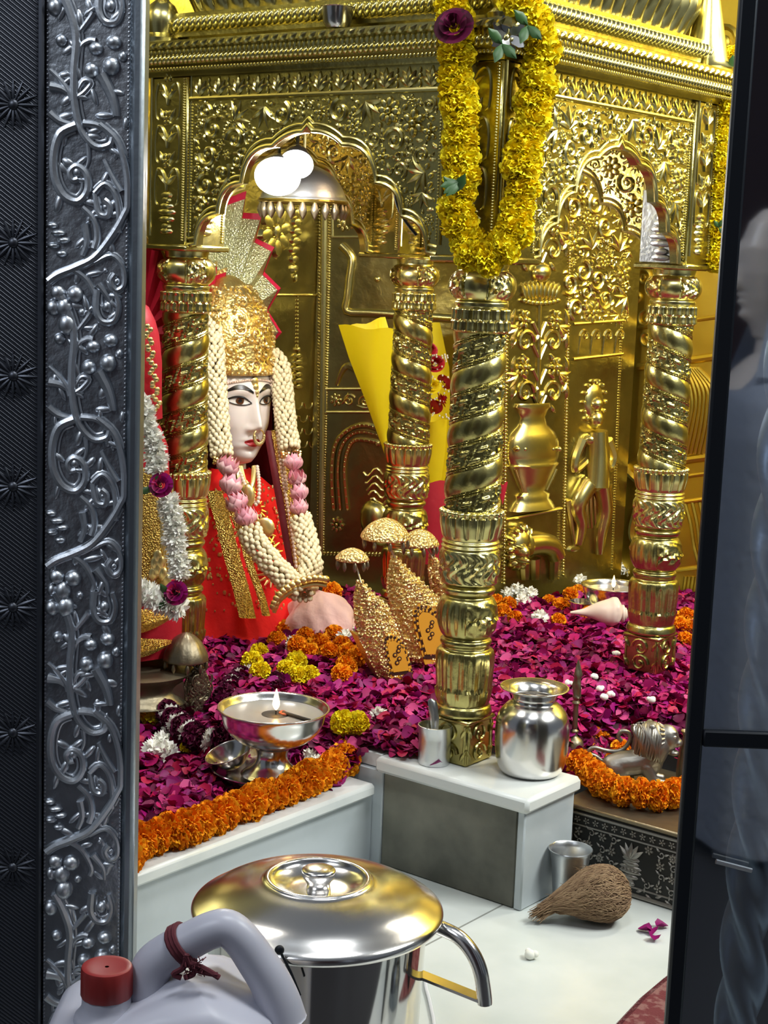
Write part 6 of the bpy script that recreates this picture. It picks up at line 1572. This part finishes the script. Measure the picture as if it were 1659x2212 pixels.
mb=MB();ell(mb,(0,0,0),.0085,.0085,.0075,ns=12,nr=8);ell(mb,(.007,.002,.001),.006,.006,.0055,ns=10,nr=6);ell(mb,(-.004,.006,.002),.005,.005,.005,ns=10,nr=6);bud0=mb.build('jasmine_bud','white_petal',ang=180)
first=True
for L_,lb,gp in (([(1226,1476),(1248,1488),(1306,1506),(1318,1500),(1285,1462),(1295,1488)],'white jasmine bud lying on the petals behind the water pot','jasmine buds behind the water pot'),([(1332,1412)],'single white jasmine bud high on the petals below the right pillar',None),([(1408,1512)],'single white jasmine bud on the petals above the lion figurine',None)):
    for x,y in L_:
        p=at(x,y,z=.25)
        for _ in range(3):p=at(x,y,z=hbed(p[0],p[1])+.010)
        if first:o=bud0;o.location=tuple(p);first=False
        else:o=copy1(bud0,None,p,(0,0,x*.3))
        tag(o,lb,'flower',gp)
o=copy1(bud0,None,at(1145,2062,z=.0085),(0,0,.4),1.15);o.name='sugar_puff';tag(o,'small white puffed sweet alone on the marble floor','sweet')
mb=MB();P=[]
for t,wf in ((0,.22),(.35,.80),(.72,1.0),(1.0,.62)):
    for s in (-1,0,1):P.append(((t-.5)*.024,s*.011*wf,.0015+.35*(s*.011*wf)**2/.011*3+.008*(t-.4)**2))
mb.grid(P,4,3);pt0=mb.build('rose_petal','rose',ang=180);first=True
for (x,y),r in (((1392,2012),.3),((1408,2016),2.),((1430,2004),4),((1414,2030),5.2)):
    p=at(x,y,z=.0015)
    if first:o=pt0;o.location=tuple(p);o.rotation_euler=(0,0,r);first=False
    else:o=copy1(pt0,None,p,(0,0,r))
    tag(o,'magenta rose petal fallen on the white floor at the lower right','petal','rose petals on the floor')
for (x,y),r,lb in (((940,1655),1.,'dark rose petal under the straight silver cup'),((1098,1668),2.,'dark rose petal under the front of the water pot')):
    o=copy1(pt0,None,at(x,y,z=ZT+.002),(0,0,r));tag(o,lb,'petal')
# ================================================================ CAMERA AND LIGHT
cd=bpy.data.cameras.new('camera');co_=bpy.data.objects.new('camera',cd);col.objects.link(co_)
cd.sensor_fit='HORIZONTAL';cd.sensor_width=36;cd.lens=36*FPX/1659;cd.clip_start=.05;cd.clip_end=50
mw=Matrix.Identity(4)
for i in range(3):
    mw[i][0]=CR[i];mw[i][1]=CU[i];mw[i][2]=-CF[i];mw[i][3]=CAM[i]
co_.matrix_world=mw;bpy.context.scene.camera=co_
def area(name,loc,tgt,sx,sy,power,c=(1,1,1)):
    l=bpy.data.lights.new(name,'AREA');l.shape='RECTANGLE';l.size=sx;l.size_y=sy;l.energy=power;l.color=c
    o=bpy.data.objects.new(name,l);col.objects.link(o);o.location=loc
    o.rotation_euler=(Vector(tgt)-Vector(loc)).to_track_quat('-Z','Y').to_euler();return o
def point(name,loc,power,c=(1,1,1),r=.03):
    l=bpy.data.lights.new(name,'POINT');l.energy=power;l.color=c;l.shadow_soft_size=r
    o=bpy.data.objects.new(name,l);col.objects.link(o);o.location=loc;return o
area('unseen_area_light',(2.0,.45,2.5),(.1,.35,1.1),1.1,.6,60,(.97,1,.95))
area('unseen_area_light',(.95,-1.0,2.9),(.4,-.6,0),.9,.35,20,(.95,.99,1))
area('daylight',(.35,-3.0,2.6),(.25,-1.2,1.45),.9,.9,18,(.84,.91,1))
area('unseen_area_light',(.75,1.25,2.35),(-.75,1.45,.8),.8,.35,22,(1,.95,.80))  # unseen light added to brighten the right wall reliefs
area('unseen_area_light',(-.65,-1.1,2.4),(-.72,-.1,.6),.6,.3,6,(1,.97,.9))  # unseen light added to lift the white garlands on the left statue
point('warm_lamp',(-.42,.42,1.50),2.5,(1,.66,.36),.05)
W=bpy.data.worlds.new('world');bpy.context.scene.world=W;W.use_nodes=True
bg=W.node_tree.nodes['Background'];bg.inputs[0].default_value=(.60,.68,.80,1);bg.inputs[1].default_value=.14
vs=bpy.context.scene.view_settings;vs.view_transform='Standard';vs.look='None';vs.exposure=.42;vs.gamma=1;vs.use_curve_mapping=False
